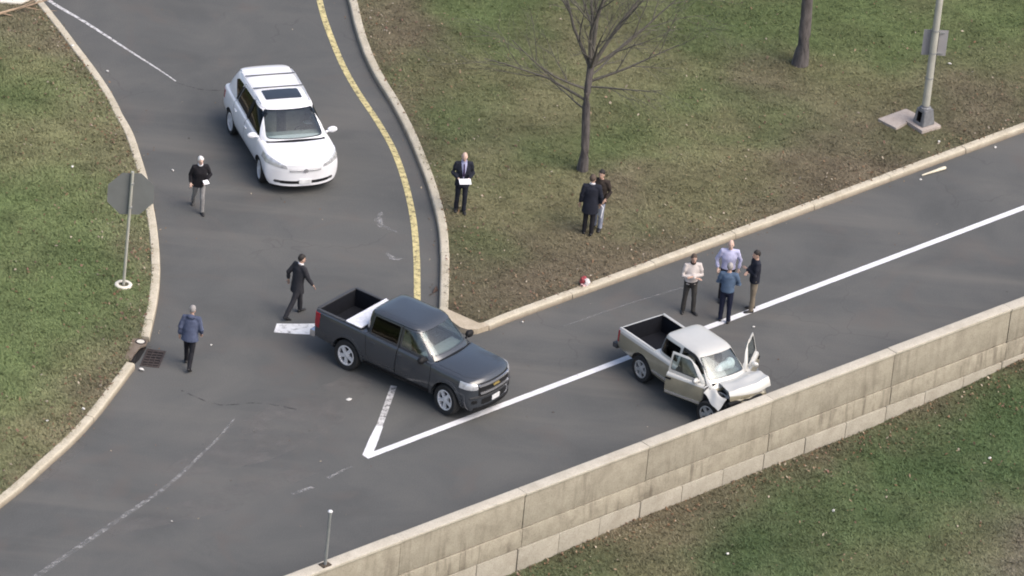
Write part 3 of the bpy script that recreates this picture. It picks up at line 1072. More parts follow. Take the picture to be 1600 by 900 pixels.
class Car:
    def __init__(self, name, label, loc, yaw, keys, levels, warp, paint, arches, bed=None, cavity=None, pillar=0.05, flare=0.0):
        self.root = empty(name, loc, math.radians(yaw))
        tag(self.root, label, 'suv' if 'sport' in label else 'pickup truck')
        self.paint, self.warp, self.keys, self.levels = paint, warp, keys, levels
        self.outer = body_loft(keys, warp=warp)
        self.B = body_loft(keys, warp=warp)
        for (ax, az, r) in arches:
            for s in (1, -1):
                y0, y1 = (0.50, 1.3) if s > 0 else (-1.3, -0.50)
                self.B = boolean(self.B, cyl_y(ax, az, r, y0, y1), 'DIFFERENCE', 1)
        if cavity:
            x0, x1, hw, z0 = cavity
            self.B = boolean(self.B, box_mesh((x0, -hw, z0), (x1, hw, 3.0), 0.0), 'DIFFERENCE', 1)
        if bed:
            x0, x1, hw, z0 = bed
            self.B = boolean(self.B, box_mesh((x0, -hw, z0), (x1, hw, 3.0), 0.0), 'DIFFERENCE', 2)
        G = cabin_loft(levels)
        Gi = cabin_loft(levels, -pillar, zlo=levels[0][0] - 0.2)
        self.G = boolean(G, Gi, 'DIFFERENCE', 1)
        Ga = cabin_loft(levels, -0.010)
        Gb = cabin_loft(levels, -0.018, zlo=levels[0][0] - 0.2)
        self.Gg = boolean(Ga, Gb, 'DIFFERENCE', 0)
        self.wins = []
        self.doors = []
        self.grown = {}
        for (ax, az, r) in arches:
            if flare:
                for s in (1, -1):
                    y0, y1 = (0.70, 1.3) if s > 0 else (-1.3, -0.70)
                    ring = boolean(cyl_y(ax, az, r + flare, y0, y1), cyl_y(ax, az, r - 0.004, y0 - .1, y1 + .1), 'DIFFERENCE')
                    piece = self.conform(ring, 0.022)
                    piece = boolean(piece, box_mesh((-9, -3, -1), (9, 3, az - 0.12)), 'DIFFERENCE')
                    self.part('wheel_arch', piece, paint)

    def outer_grown(self, g):
        if g not in self.grown:
            self.grown[g] = body_loft(self.keys, grow=g, warp=self.warp)
        return self.grown[g]

    def conform(self, prism, g):
        """slice of the body's own skin, g proud of it"""
        return boolean(self.outer_grown(g), prism, 'INTERSECT')

    def front(self, poly, g, x0):
        return self.conform(prism_mesh(poly, x0, 4.0, 'x'), g)

    def rear(self, poly, g, x0):
        return self.conform(prism_mesh(poly, -4.0, x0, 'x'), g)

    def part(self, name, me, mat, parent=None, smooth=32):
        return obj(name, me, mat, parent or self.root, smooth)

    def window_cut(self, prism):
        self.G = boolean(self.G, prism, 'DIFFERENCE', 1)

    def glass(self, prism, mat, name='window', parent=None):
        g = boolean(self.Gg, prism, 'INTERSECT')
        if len(g.polygons):
            return self.part(name, g, mat, parent)

    def door(self, poly, side, win=None, gm=None, handle=None, hinge=None, open_deg=0.0):
        """door leaf cut from body and cabin side; hinge = (x, y)"""
        y0, y1 = (0.56, 1.3) if side > 0 else (-1.3, -0.56)
        big, small = prism_mesh(inset(poly, -0.007), y0 - .002, y1 + .002, 'y'), prism_mesh(inset(poly, 0.007), y0, y1, 'y')
        lb = boolean(self.B, small, 'INTERSECT')
        lg = boolean(self.G, small, 'INTERSECT')
        self.B = boolean(self.B, big, 'DIFFERENCE', 1)
        self.G = boolean(self.G, big, 'DIFFERENCE', 1)
        parts = [lb]
        if win:
            wp = prism_mesh(rpoly(win, .05), y0 - .3 if side < 0 else y0 - .3, y1 + .3, 'y')
            lg = boolean(lg, wp, 'DIFFERENCE', 1)
        parts.append(lg)
        me = join_meshes(parts)
        hx, hy = hinge if hinge else (0, 0)
        if hinge:
            me.transform(Matrix.Translation((-hx, -hy, 0)))
        d = self.part('door', me, [self.paint, M['trim'], M['liner']])
        if hinge:
            d.location = (hx, hy, 0)
            d.rotation_euler = (0, 0, math.radians(open_deg) * (-side))
        if win:
            g = boolean(self.Gg, prism_mesh(rpoly(inset(win, -0.012), .05), y0 - .3, y1 + .3, 'y'), 'INTERSECT')
            g = boolean(g, box_mesh((-9, 0 if side > 0 else -3, 0), (9, 3 if side > 0 else 0, 3)), 'INTERSECT')
            if hinge: g.transform(Matrix.Translation((-hx, -hy, 0)))
            self.part('window', g, gm or M['glass'], d)
        if handle:
            hm = self.conform(prism_mesh(rrect(handle[0] - .085, handle[0] + .085, handle[1] - .018, handle[1] + .018, .015), y0, y1, 'y'), 0.024)
            if hinge: hm.transform(Matrix.Translation((-hx, -hy, 0)))
            self.part('door_handle', hm, handle[2], d)
        return d

    def finish(self, inner='trim', bedmat='liner'):
        me = join_meshes([self.B, self.G])
        return self.part('body', me, [self.paint, M[inner], M[bedmat]])

def side_prism(poly, side, y0=0.3, y1=1.5):
    return prism_mesh(poly, *((y0, y1) if side > 0 else (-y1, -y0)), 'y')

# ---------------------------------------------------------------- dark crew-cab pickup
def nose_warp(xf, x0, c, xr=None, x1=None, cr=0.0, hw=0.95, lean=0.0, zl=0.7):
    def w(v):
        x, y, z = v
        dx = 0.0
        if x > x0:
            t = min(1, (x - x0) / (xf - x0))
            dx -= c * t * t * (abs(y) / hw) ** 2.6
            dx -= lean * t * max(0.0, z - zl)
        if xr is not None and x < x1:
            t = min(1, (x1 - x) / (x1 - xr))
            dx += cr * t * t * (abs(y) / hw) ** 2.6
        return np.array((x + dx, y, z))
    return w

def build_slate_pickup():
    keys = [(-2.80, .50, .72, .80, .78, .80, 1.17, 1.17), (-2.76, .46, .80, .88, .80, .86, 1.21, 1.21), (-2.0, .42, .84, .93, .80, .87, 1.21, 1.21), (-1.25, .36, .84, .93, .80, .87, 1.19, 1.19),
            (0.0, .34, .84, .93, .80, .86, 1.16, 1.16), (0.95, .34, .84, .94, .80, .86, 1.13, 1.17), (1.5, .36, .84, .945, .78, .86, 1.10, 1.19), (2.05, .38, .84, .94, .74, .85, 1.08, 1.17), (2.38, .33, .83, .93, .70, .83, 1.04, 1.13), (2.50, .31, .81, .91, .66, .79, 1.00, 1.06), (2.545, .34, .76, .88, .64, .72, .95, .99)]
    levels = [(1.00, 1.17, -1.22, .81, .12), (1.14, 1.08, -1.22, .825, .12), (1.22, .98, -1.21, .81, .11), (1.45, .71, -1.18, .755, .09), (1.67, .45, -1.14, .695, .07), (1.725, .36, -1.10, .67, .06), (1.757, .24, -1.02, .60, .05), (1.772, .02, -.84, .42, .02)]
    c = Car('crew_cab_pickup', 'dark slate grey crew cab pickup truck with white panel across its bed', (-2.26, -5.47, 0.0), -34.5, keys, levels,
            nose_warp(2.545, 1.7, .26, -2.8, -2.3, .05, lean=.10), M['slate_paint'], [(1.63, .40, .47), (-1.63, .40, .47)], bed=(-2.70, -1.29, .755, .76), cavity=(-1.12, 1.0, .74, .5), flare=0.07)
    r = c.root
    # windscreen, rear window
    ws = rpoly([(-.66, 1.235), (.66, 1.235), (.575, 1.665), (-.575, 1.665)], .06)
    c.window_cut(prism_mesh(ws, .1, 2.2, 'x'))
    c.glass(prism_mesh(inset(ws, -.012), .1, 2.2, 'x'), M['glass'], 'windscreen')
    rw = rpoly([(-.58, 1.28), (.58, 1.28), (.52, 1.62), (-.52, 1.62)], .05)
    c.window_cut(prism_mesh(rw, -2.2, -.9, 'x'))
    c.glass(prism_mesh(inset(rw, -.012), -2.2, -.9, 'x'), M['glass_dark'], 'rear_window')
    for s in (1, -1):
        fd = [(-.04, .48), (1.06, .48), (1.10, .75), (1.06, 1.13), (.46, 1.695), (-.02, 1.70)]
        fw = [(.03, 1.22), (.90, 1.20), (.55, 1.58), (.44, 1.65), (.03, 1.655)]
        c.door(fd, s, fw, M['glass'], (.06, 1.02, c.paint))
        rd = [(-.98, .62), (-.88, .48), (-.055, .48), (-.035, 1.70), (-.99, 1.69), (-1.08, 1.18)]
        rwn = [(-.98, 1.23), (-.10, 1.22), (-.10, 1.655), (-.93, 1.65)]
        c.door(rd, s, rwn, M['glass_dark'], (-.82, 1.03, c.paint))
        c.part('headlight', c.front(rpoly([(s * .63, .90), (s * .65, 1.01), (s * .99, 1.075), (s * .99, .90), (s * .66, .87)][::s], .02), .010, 2.02), M['lens'])
        c.part('fog_lamp', c.front(rrect(*sorted((s * .66, s * .80)), .52, .60, .02), .012, 2.0), M['black'])
        c.part('tail_light', c.rear(rrect(*sorted((s * .785, s * 1.0)), .80, 1.17, .02), .012, -2.58), M['red_lens'])
        mirror_part(r, .86, s * .88, 1.20, s, M['black'], 1.1)
        c.part('rocker_step', boolean(c.outer_grown(.012), side_prism(rrect(-1.1, 1.1, .36, .47, .02), s, .6), 'INTERSECT'), M['black'])
        for x, st in ((1.63, 0.0), (-1.63, 0.0)):
            wheel(r, (x, s * .80, .395), .395, .26, s, 5, 'alloy', math.radians(-8) if x > 0 else 0)
    hood = [(.98, 1.3), (2.30, .97), (2.32, 1.3)]
    c.part('grille', c.front(rrect(-.62, .62, .70, 1.02, .04), .012, 2.1), M['black'])
    c.part('grille_bar', c.front(rrect(-.62, .62, .935, .995, .02), .030, 2.1), M['chrome'])
    c.part('grille_bar', c.front(rrect(-.58, .58, .745, .80, .02), .030, 2.1), M['chrome'])
    c.part('emblem', c.front(rpoly([(-.13, .855), (.13, .855), (.115, .90), (-.115, .90)], .01), .034, 2.1), M['gold'])
    c.part('bumper_trim', c.front(rrect(-.86, .86, .665, .70, .015), .020, 1.95), M['trim'])
    c.part('air_intake', c.front(rrect(-.52, .52, .47, .61, .03), .008, 2.1), M['black'])
    c.part('licence_plate', c.front(rrect(-.155, .155, .475, .60, .01), .022, 2.1), M['white_plastic'])
    c.part('skid_trim', c.front(rrect(-.75, .75, .30, .41, .03), .012, 2.1), M['black'])
    # bonnet shut line, cowl, bed rails, tailgate, bumper
    hp = prism_mesh(rpoly([(1.17, -.74), (1.25, 0), (1.17, .74), (2.1, .72), (2.36, .50), (2.42, 0), (2.36, -.50), (2.1, -.72)], .1), .9, 1.6, 'z')
    c.part('bonnet', c.conform(hp, .006), c.paint)
    cowl(c, 1.06, .12, .70)
    for s in (1, -1):
        c.part('bed_rail', box_mesh((-2.74, s * .80 - .045, 1.205), (-1.30, s * .80 + .045, 1.232), .012), M['trim'])
    c.part('tailgate_cap', box_mesh((-2.785, -.74, 1.205), (-2.69, .74, 1.230), .01), M['trim'])
    c.part('rear_bumper', box_mesh((-2.90, -.86, .46), (-2.72, .86, .64), .03), M['chrome'])
    c.part('rear_window_shelf', box_mesh((-1.27, -.70, 1.0), (-1.22, .70, 1.2)), c.paint)
    c.part('wheel_well', box_mesh((-2.02, .52, .76), (-1.25 - .05, .76, .98), .04), M['liner'])
    c.part('wheel_well', box_mesh((-2.02, -.76, .76), (-1.25 - .05, -.52, .98), .04), M['liner'])
    # interior
    c.part('dashboard', box_mesh((.52, -.68, .92), (.96, .68, 1.16), .05), M['dash'])
    for sx in (.10, -.76):
        for s in (1, -1):
            seat(r, sx, s * .36, .62, M['seat_grey'])
    steering(r, .42, .36, 1.08)
    c.part('cabin_floor', box_mesh((-1.10, -.72, .50), (.90, .72, .56)), M['under'])
    c.part('chassis', box_mesh((-2.5, -.5, .34), (2.3, .5, .55), .03), M['under'])
    c.finish()
    return r

def build_white_suv():
    keys = [(-2.37, .52, .70, .80, .78, .78, 1.02, 1.04), (-2.32, .42, .78, .88, .78, .855, 1.08, 1.08), (-2.0, .34, .82, .935, .80, .895, 1.10, 1.10), (-1.4, .30, .83, .945, .80, .89, 1.09, 1.09),
            (0.0, .27, .83, .935, .78, .885, 1.07, 1.07), (.9, .27, .83, .94, .78, .88, 1.06, 1.10), (1.4, .29, .83, .945, .80, .88, 1.05, 1.13), (1.85, .30, .83, .94, .76, .87, 1.02, 1.11), (2.15, .24, .82, .93, .70, .83, .97, 1.05), (2.31, .22, .79, .91, .64, .76, .90, .97), (2.37, .26, .72, .87, .60, .66, .84, .88)]
    levels = [(.88, 1.44, -2.26, .855, .16), (1.06, 1.32, -2.25, .86, .16), (1.15, 1.19, -2.23, .845, .15), (1.35, .86, -2.13, .785, .12), (1.55, .52, -1.99, .715, .10), (1.63, .36, -1.93, .675, .09), (1.678, .18, -1.86, .62, .08), (1.707, -.10, -1.66, .48, .05), (1.718, -.40, -1.30, .25, .02)]
    c = Car('sport_utility_car', 'white sport utility car with dark sunroof on the ramp road', (-6.77, 6.42, 0.0), -69.0, keys, levels,
            nose_warp(2.37, 1.45, .42, -2.37, -1.8, .20, lean=.10), M['white_paint'], [(1.41, .345, .40), (-1.415, .345, .40)], cavity=(-2.05, 1.02, .76, .45), flare=0.0)
    r = c.root
    ws = rpoly([(-.72, 1.14), (.72, 1.14), (.62, 1.60), (-.62, 1.60)], .07)
    c.window_cut(prism_mesh(ws, .0, 2.6, 'x'))
    c.glass(prism_mesh(inset(ws, -.012), .0, 2.6, 'x'), M['glass'], 'windscreen')
    rw = rpoly([(-.64, 1.22), (.64, 1.22), (.54, 1.55), (-.54, 1.55)], .07)
    c.window_cut(prism_mesh(rw, -3, -1.6, 'x'))
    c.glass(prism_mesh(inset(rw, -.012), -3, -1.6, 'x'), M['glass_dark'], 'rear_window')
    for s in (1, -1):
        fd = [(-.12, .36), (.92, .36), (1.00, .74), (1.12, 1.08), (.54, 1.60), (-.08, 1.635)]
        fw = [(-.04, 1.12), (.98, 1.10), (.56, 1.52), (.40, 1.58), (-.04, 1.60)]
        c.door(fd, s, fw, M['glass_dark'], (.02, .90, c.paint))
        rd = [(-1.02, .66), (-.94, .44), (-.80, .36), (-.135, .36), (-.095, 1.635), (-1.02, 1.63), (-1.20, 1.14)]
        rwn = [(-1.08, 1.15), (-.16, 1.13), (-.16, 1.60), (-.96, 1.585)]
        c.door(rd, s, rwn, M['glass_dark'], (-.92, .93, c.paint))
        qw = rpoly([(-1.20, 1.19), (-1.08, 1.585), (-1.50, 1.57), (-1.66, 1.49)], .03)
        c.window_cut(side_prism(qw, s))
        c.glass(side_prism(inset(qw, -.012), s), M['glass_dark'], 'quarter_window')
        for pl in ([(-.18, 1.12), (-.02, 1.11), (-.02, 1.615), (-.18, 1.61)], [(-1.09, 1.15), (-1.21, 1.17), (-1.10, 1.52), (-.965, 1.60)]):
            c.part('window_pillar', boolean(cabin_loft(levels, .004), side_prism(pl, s, .58), 'INTERSECT'), M['black'])
        c.part('headlight', c.front(rpoly([(s * .44, .76), (s * .48, .85), (s * .84, 1.01), (s * .99, 1.01), (s * .92, .83)][::s], .03), .010, 1.62), M['lens'])
        c.part('fog_lamp', c.front(rrect(*sorted((s * .60, s * .74)), .36, .43, .03), .012, 1.7), M['trim'])
        c.part('tail_light', c.rear(rrect(*sorted((s * .68, s * 1.0)), .80, 1.02, .03), .008, -1.95), M['red_lens'])
        mirror_part(r, .98, s * .90, 1.13, s, c.paint, 1.0)
        c.part('sill', boolean(c.outer_grown(.012), side_prism(rrect(-.98, .98, .27, .35, .02), s, .6), 'INTERSECT'), M['trim'])
        for x in (1.41, -1.415):
            wheel(r, (x, s * .80, .35), .35, .235, s, 5, 'alloy', math.radians(-6) if x > 0 else 0, rim_r=.25)
        c.part('roof_rail', pydata(*tube_data([(-1.62, s * .63, 1.682), (-1.3, s * .645, 1.710), (-.3, s * .63, 1.707), (.22, s * .615, 1.662)], [.014] * 4, 6)), M['alloy'])
    for x in (-.56, -1.30):
        c.part('roof_bar', box_mesh((x - .02, -.63, 1.724), (x + .02, .63, 1.742), .008), M['trim'])
    c.part('upper_grille', c.front(rpoly([(-.38, .66), (.38, .66), (.42, .77), (-.42, .77)], .02), .006, 1.9), M['alloy'])
    c.part('grille_bar', c.front(rrect(-.40, .40, .70, .725, .008), .014, 1.9), M['chrome'])
    c.part('emblem', c.front(rrect(-.06, .06, .66, .77, .05), .022, 1.9), M['chrome'])
    c.part('air_intake', c.front(rrect(-.62, .62, .345, .425, .03), .008, 1.9), M['black'])
    c.part('licence_plate', c.front(rrect(-.155, .155, .345, .465, .01), .028, 1.9), M['white_plastic'])
    c.part('lower_valance', c.front(rrect(-.9, .9, .20, .275, .02), .008, 1.6), M['black'])
    hp = prism_mesh(rpoly([(1.42, -.74), (1.55, 0), (1.42, .74), (1.78, .72), (2.05, .42), (2.14, 0), (2.05, -.42), (1.75, -.70)], .06), .6, 1.5, 'z')
    c.part('bonnet', c.conform(hp, .006), c.paint)
    cowl(c, 1.31, .16, .74, .04)
    # sunroof
    sr = prism_mesh(rrect(-.44, .08, -.46, .46, .05), 1.45, 2.0, 'z')
    g = boolean(cabin_loft(levels, .005), sr, 'INTERSECT')
    c.part('sunroof', boolean(g, box_mesh((-3, -3, 0), (3, 3, 1.61)), 'DIFFERENCE'), plain('sunroof_glass', (0.022, 0.024, 0.028), 0.08, coat=1.0))
    sp = boolean(cabin_loft(levels, .014), prism_mesh(rpoly([(-1.66, -.62), (-1.66, .62), (-2.2, .56), (-2.2, -.56)], .05), 1.585, 2.0, 'z'), 'INTERSECT')
    c.part('rear_spoiler', sp, c.paint)
    c.part('dashboard', box_mesh((.72, -.70, .86), (1.02, .70, 1.08), .05), M['dash'])
    for sx in (.22, -.70):
        for s in (1, -1):
            seat(r, sx, s * .36, .56, M['seat_tan'])
    steering(r, .60, .36, 1.03)
    c.part('cabin_floor', box_mesh((-2.0, -.74, .44), (.90, .74, .50)), M['under'])
    c.part('chassis', box_mesh((-2.1, -.5, .25), (2.0, .5, .45), .03), M['under'])
    c.finish()
    return r

def build_wrecked_pickup():
    # the front is crushed against the wall: stations ahead of the windscreen are pushed back
    keys = [(-2.52, .52, .66, .72, .72, .70, 1.00, 1.00), (-2.48, .48, .72, .79, .74, .76, 1.04, 1.04), (-1.9, .42, .74, .82, .74, .78, 1.05, 1.05), (-1.0, .36, .74, .83, .74, .78, 1.04, 1.04),
            (0.0, .33, .74, .83, .74, .775, 1.02, 1.02), (.80, .33, .74, .83, .74, .77, 1.00, 1.02), (1.15, .34, .74, .825, .74, .76, .97, 1.00), (1.55, .36, .74, .82, .70, .74, .93, .97), (1.78, .36, .72, .80, .66, .70, .86, .90), (1.86, .40, .68, .76, .62, .62, .80, .84)]
    levels = [(.90, 1.14, -1.00, .71, .10), (1.02, 1.05, -.99, .72, .10), (1.12, .93, -.98, .70, .09), (1.32, .70, -.95, .645, .07), (1.50, .48, -.91, .590, .05), (1.55, .40, -.88, .56, .04), (1.585, .28, -.80, .48, .03), (1.60, .10, -.62, .30, .01)]
    base = nose_warp(1.86, 1.2, .10, -2.52, -2.2, .03, hw=.82)
    def warp(v):
        x, y, z = base(v)
        if x > 1.0:
            t = (x - 1.0) / .86
            a = math.sin(z * 17 + y * 7.3) * .025 + math.sin(y * 13 + z * 5) * .03
            x += a * t
            z += (math.sin(x * 11 + y * 6) * .03 + math.sin(y * 19) * .012 - .05) * t * (1 if z > .6 else .2)
            y *= 1 + .05 * t * math.sin(x * 23 + z * 9)
            if y < 0: x -= .16 * t * abs(y)
        return np.array((x, y, z))
    c = Car('wrecked_pickup', 'pewter pickup truck with crumpled front and open doors against the wall', (5.09, -5.00, 0.0), -49.0, keys, levels, warp, M['pewter_paint'],
            [(1.30, .36, .40), (-1.45, .36, .43)], bed=(-2.43, -1.07, .68, .58), cavity=(-.92, .98, .64, .46), pillar=0.045, flare=0.0)
    r = c.root
    ws = rpoly([(-.60, 1.11), (.60, 1.11), (.525, 1.505), (-.525, 1.505)], .05)
    c.window_cut(prism_mesh(ws, .2, 2.2, 'x'))
    c.glass(prism_mesh(inset(ws, -.012), .2, 2.2, 'x'), M['glass'], 'windscreen')
    rw = rpoly([(-.50, 1.14), (.50, 1.14), (.45, 1.43), (-.45, 1.43)], .04)
    c.window_cut(prism_mesh(rw, -1.7, -.7, 'x'))
    c.glass(prism_mesh(inset(rw, -.012), -1.7, -.7, 'x'), M['glass_dark'], 'rear_window')
    for s in (1, -1):
        qw = rpoly([(-.90, 1.11), (-.20, 1.10), (-.20, 1.475), (-.84, 1.47)], .05)
        c.window_cut(side_prism(qw, s))
        c.glass(side_prism(inset(qw, -.012), s), M['glass_dark'], 'quarter_window')
        fd = [(-.13, .46), (.92, .46), (1.00, .70), (.98, 1.00), (.47, 1.525), (-.11, 1.53)]
        fw = [(-.06, 1.10), (.80, 1.08), (.50, 1.42), (.42, 1.47), (-.06, 1.48)]
        dr = c.door(fd, s, fw, M['glass'], (-.04, .90, M['black']), hinge=(.98, s * .78), open_deg=(20 if s < 0 else 53))
        mp = c.part('moulding', boolean(c.outer_grown(.016), side_prism(rrect(-.10, .93, .50, .565, .01), s, .6), 'INTERSECT'), M['chrome'], dr)
        mp.data.transform(Matrix.Translation((-.98, -s * .78, 0)))
        m2 = mirror_part(r, .70, s * .80, 1.10, s, M['silver_paint'], .85)
        m2.parent = dr
        m2.location = (.78 - .98, s * .76 - s * .78, 1.10)
        c.part('moulding', boolean(c.outer_grown(.014), side_prism(rrect(-1.0, -.15, .50, .565, .01), s, .6), 'INTERSECT'), M['chrome'])
        c.part('tail_light', c.rear(rrect(*sorted((s * .70, s * .9)), .70, 1.0, .02), .012, -2.40), M['red_lens'])
        wheel(r, (-1.45, s * .70, .355), .355, .23, s, 5, 'alloy_dull', 0)
        c.part('bed_rail', box_mesh((-2.46, s * .73 - .03, 1.045), (-1.06, s * .73 + .03, 1.062), .008), c.paint)
    wheel(r, (1.22, -.70, .345), .345, .23, -1, 5, 'alloy_dull', math.radians(14))
    wheel(r, (1.36, .70, .345), .345, .23, 1, 5, 'alloy_dull', math.radians(-10))
    c.part('rear_bumper', box_mesh((-2.66, -.78, .44), (-2.48, .78, .58), .03), M['trim'])
    c.B = boolean(c.B, box_mesh((1.03, -1.3, .55), (2.3, -.53, 2.0)), 'DIFFERENCE', 1)
    # engine bay opened by the buckled bonnet
    c.B = boolean(c.B, box_mesh((.98, -.60, .66), (1.72, .60, 2.0)), 'DIFFERENCE', 1)
    c.part('engine', join_meshes([box_mesh((1.05, -.30, .5), (1.62, .28, .80), .05), box_mesh((1.15, -.55, .5), (1.40, -.36, .86), .03), box_mesh((1.12, .36, .5), (1.45, .56, .84), .03)]), M['trim'])
    for p0, p1 in (((1.02, -.5, .84), (1.6, -.34, .80)), ((1.05, -.2, .83), (1.62, -.42, .86)), ((1.5, -.56, .82), (1.62, .5, .84))):
        c.part('hose', pydata(*tube_data([p0, tuple((a + b) / 2 + .03 for a, b in zip(p0, p1)), p1], [.022] * 3, 7)), M['alloy_dull'])
    # bonnet: a sheet folded across its middle, its far side thrown up
    nx, ny = 15, 19
    V, F = [], []
    for lay in (0, 1):
        for i in range(nx):
            for j in range(ny):
                u, v = i / (nx - 1), j / (ny - 1)
                y = -.36 + 1.14 * v - .10 * u * (1 - v)
                x = 1.02 + .80 * u + .08 * math.sin(v * 3.0) * u - .12 * (1 - v) * u
                fold = math.exp(-((u - .42) / .20) ** 2)
                z = 1.04 + .07 * fold * (.25 + v) + .20 * u * v + .02 * u * (1 - v) + .010 * math.sin(9 * v + 6 * u) + .006 * math.sin(21 * v - 4 * u) * u
                if u > .84: z -= .22 * ((u - .84) / .16) ** 1.5
                V.append((x, y, z - .022 * lay))
    n = nx * ny
    for i in range(nx - 1):
        for j in range(ny - 1):
            q = (i * ny + j, (i + 1) * ny + j, (i + 1) * ny + j + 1, i * ny + j + 1)
            F.append(q)
            F.append(tuple(n + k for k in q[::-1]))
    rim = [(0, j) for j in range(ny)] + [(i, ny - 1) for i in range(1, nx)] + [(nx - 1, j) for j in range(ny - 2, -1, -1)] + [(i, 0) for i in range(nx - 2, 0, -1)]
    for (a, b), (a2, b2) in zip(rim, rim[1:] + rim[:1]):
        k, k2 = a * ny + b, a2 * ny + b2
        F.append((k, k2, n + k2, n + k))
    bm = bmesh.new()
    vs = [bm.verts.new(v) for v in V]
    for f in F: bm.faces.new([vs[k] for k in f])
    hd = obj('buckled_bonnet', from_bm(bm), c.paint, r, smooth=35)
    hd['label'] = 'bonnet folded upward by the impact'
    # torn near wing lying over the wheel
    V, F = [], []
    for i in range(9):
        for j in range(7):
            u, v = i / 8, j / 6
            V.append((1.0 + .62 * u, -.80 + .24 * v + .03 * u + .02 * math.sin(u * 7), .98 - .26 * u * (1 - v * .5) - .14 * (1 - v) ** 2 + .018 * math.sin(u * 9 + v * 5) + .012 * math.cos(v * 8)))
    for i in range(8):
        for j in range(6):
            F.append((i * 7 + j, (i + 1) * 7 + j, (i + 1) * 7 + j + 1, i * 7 + j + 1))
    wing = pydata(V, F)
    bm = bmesh.new()
    bm.from_mesh(wing)
    bmesh.ops.solidify(bm, geom=bm.faces[:], thickness=.015)
    obj('torn_wing', from_bm(bm), M['silver_paint'], r, smooth=40)
    c.part('cowl', box_mesh((.92, -.56, .96), (1.10, .56, 1.045), .02), M['black'])
    # crushed grille, lamp and bumper against the wall
    c.part('crushed_bumper', join_meshes([box_mesh((1.80, -.70, .42), (1.93, -.2, .60), .03, Matrix.Rotation(.06, 4, 'Z')), box_mesh((1.82, -.2, .40), (1.93, .76, .58), .03)]), M['chrome'])
    c.part('crushed_grille', box_mesh((1.74, -.5, .62), (1.86, .62, .84), .03, Matrix.Rotation(-.05, 4, 'Z')), M['black'])
    # interior with spent airbag
    c.part('dashboard', box_mesh((.52, -.60, .82), (.96, .60, 1.05), .05), M['dash'])
    for s in (1, -1):
        seat(r, .12, s * .32, .54, M['seat_tan'], .46)
    steering(r, .43, .32, 1.0)
    V, F = merge([ellipsoid((.68, .20, 1.19), (.11, .26, .12), 16, 10), ellipsoid((.60, .40, 1.16), (.14, .15, .16), 14, 9), ellipsoid((.66, .02, 1.13), (.10, .14, .08), 14, 9)])
    c.part('airbag', remesh(V, F, .02, 2), M['airbag'])
    c.part('cabin_floor', box_mesh((-.90, -.62, .46), (.95, .62, .52)), M['under'])
    c.part('chassis', box_mesh((-2.3, -.42, .30), (1.6, .42, .5), .03), M['under'])
    c.finish()
    return r

slate_pickup = build_slate_pickup()
slate_pickup.scale = (1.0, 1.0, 1.09)
# the loose white panel lying across the pickup's bed, behind the cab
pn = empty('loose_panel', (0, 0, 0))
pn.location = slate_pickup.location
pn.rotation_euler = slate_pickup.rotation_euler
pn.scale = slate_pickup.scale
tag(pn, 'white panel lying across the bed of the dark pickup', 'panel')
obj('sheet', box_mesh((-1.76, -.84, 1.236), (-1.27, .84, 1.262), .006), plain('white_board', (0.78, 0.78, 0.82), 0.45), pn, smooth=30)
obj('lip', box_mesh((-1.77, -.84, 1.20 + .036), (-1.74, .84, 1.276), .004), plain('white_board_lip', (0.70, 0.70, 0.75), 0.45), pn, smooth=30)
white_suv = build_white_suv()
white_suv.scale = (1.02, 1.13, 1.05)
wrecked_pickup = build_wrecked_pickup()
wrecked_pickup.scale = (1.0, 1.0, 1.06)
# ------------------------------------------------------------------ street furniture and trees
M['galv'] = plain('galvanised_steel', (0.34, 0.35, 0.35), 0.55, 0.5, var=0.15, scale=6)
M['pole_grey'] = plain('painted_pole', (0.44, 0.43, 0.37), 0.6, 0.15, var=0.12, scale=3)
M['sign_back'] = plain('sign_back_aluminium', (0.165, 0.172, 0.165), 0.7, 0.0, var=0.10, scale=2)
M['sign_back_light'] = plain('sign_back_pale_aluminium', (0.33, 0.32, 0.325), 0.5, 0.1, var=0.10, scale=2)
M['sign_red'] = plain('sign_red', (0.42, 0.02, 0.03), 0.4, var=0.05)
M['sign_white'] = plain('sign_white', (0.75, 0.75, 0.75), 0.4, var=0.04)
M['base_grey'] = plain('cast_base_grey', (0.20, 0.205, 0.215), 0.6, 0.3, var=0.2)
M['pad'] = concrete('pad_concrete', (0.33, 0.285, 0.255), (0.41, 0.36, 0.325), stain=(0.22, 0.18, 0.15), dark=0.3)
M['pale_ring'] = plain('pale_concrete_ring', (0.66, 0.62, 0.53), 0.85, var=0.08)
M['soil'] = plain('dark_soil', (0.07, 0.055, 0.04), 1.0, var=0.3)
M['iron'] = plain('rusty_cast_iron', (0.060, 0.045, 0.040), 0.75, 0.3, var=0.35, scale=14)
M['hole_shade'] = plain('hole_shade_black', (0.010, 0.009, 0.009), 1.0)  # near-black colour put in for the shade inside openings
M['inlet_con'] = concrete('inlet_concrete', (0.17, 0.135, 0.105), (0.24, 0.195, 0.155), stain=(0.10, 0.075, 0.055), dark=0.6)

def blob(name, loc, label, cat, mat, size=0.08, seed=0, flat=0.5):
    """a small crumpled scrap"""
    rs = np.random.default_rng(seed)
    V, F = ellipsoid((0, 0, 0), (size, size * .75, size * flat), 8, 5)
    V = [np.array(v) * .56 * (1 + .85 * (rs.random() - .5)) for v in V]
    zmin = min(v[2] for v in V)
    V = [v - np.array((0, 0, zmin)) for v in V]
    o = obj(name, pydata(V, F), mat, None, smooth=40)
    o.location = loc
    o.rotation_euler = (0, 0, rs.random() * 6)
    return tag(o, label, cat)

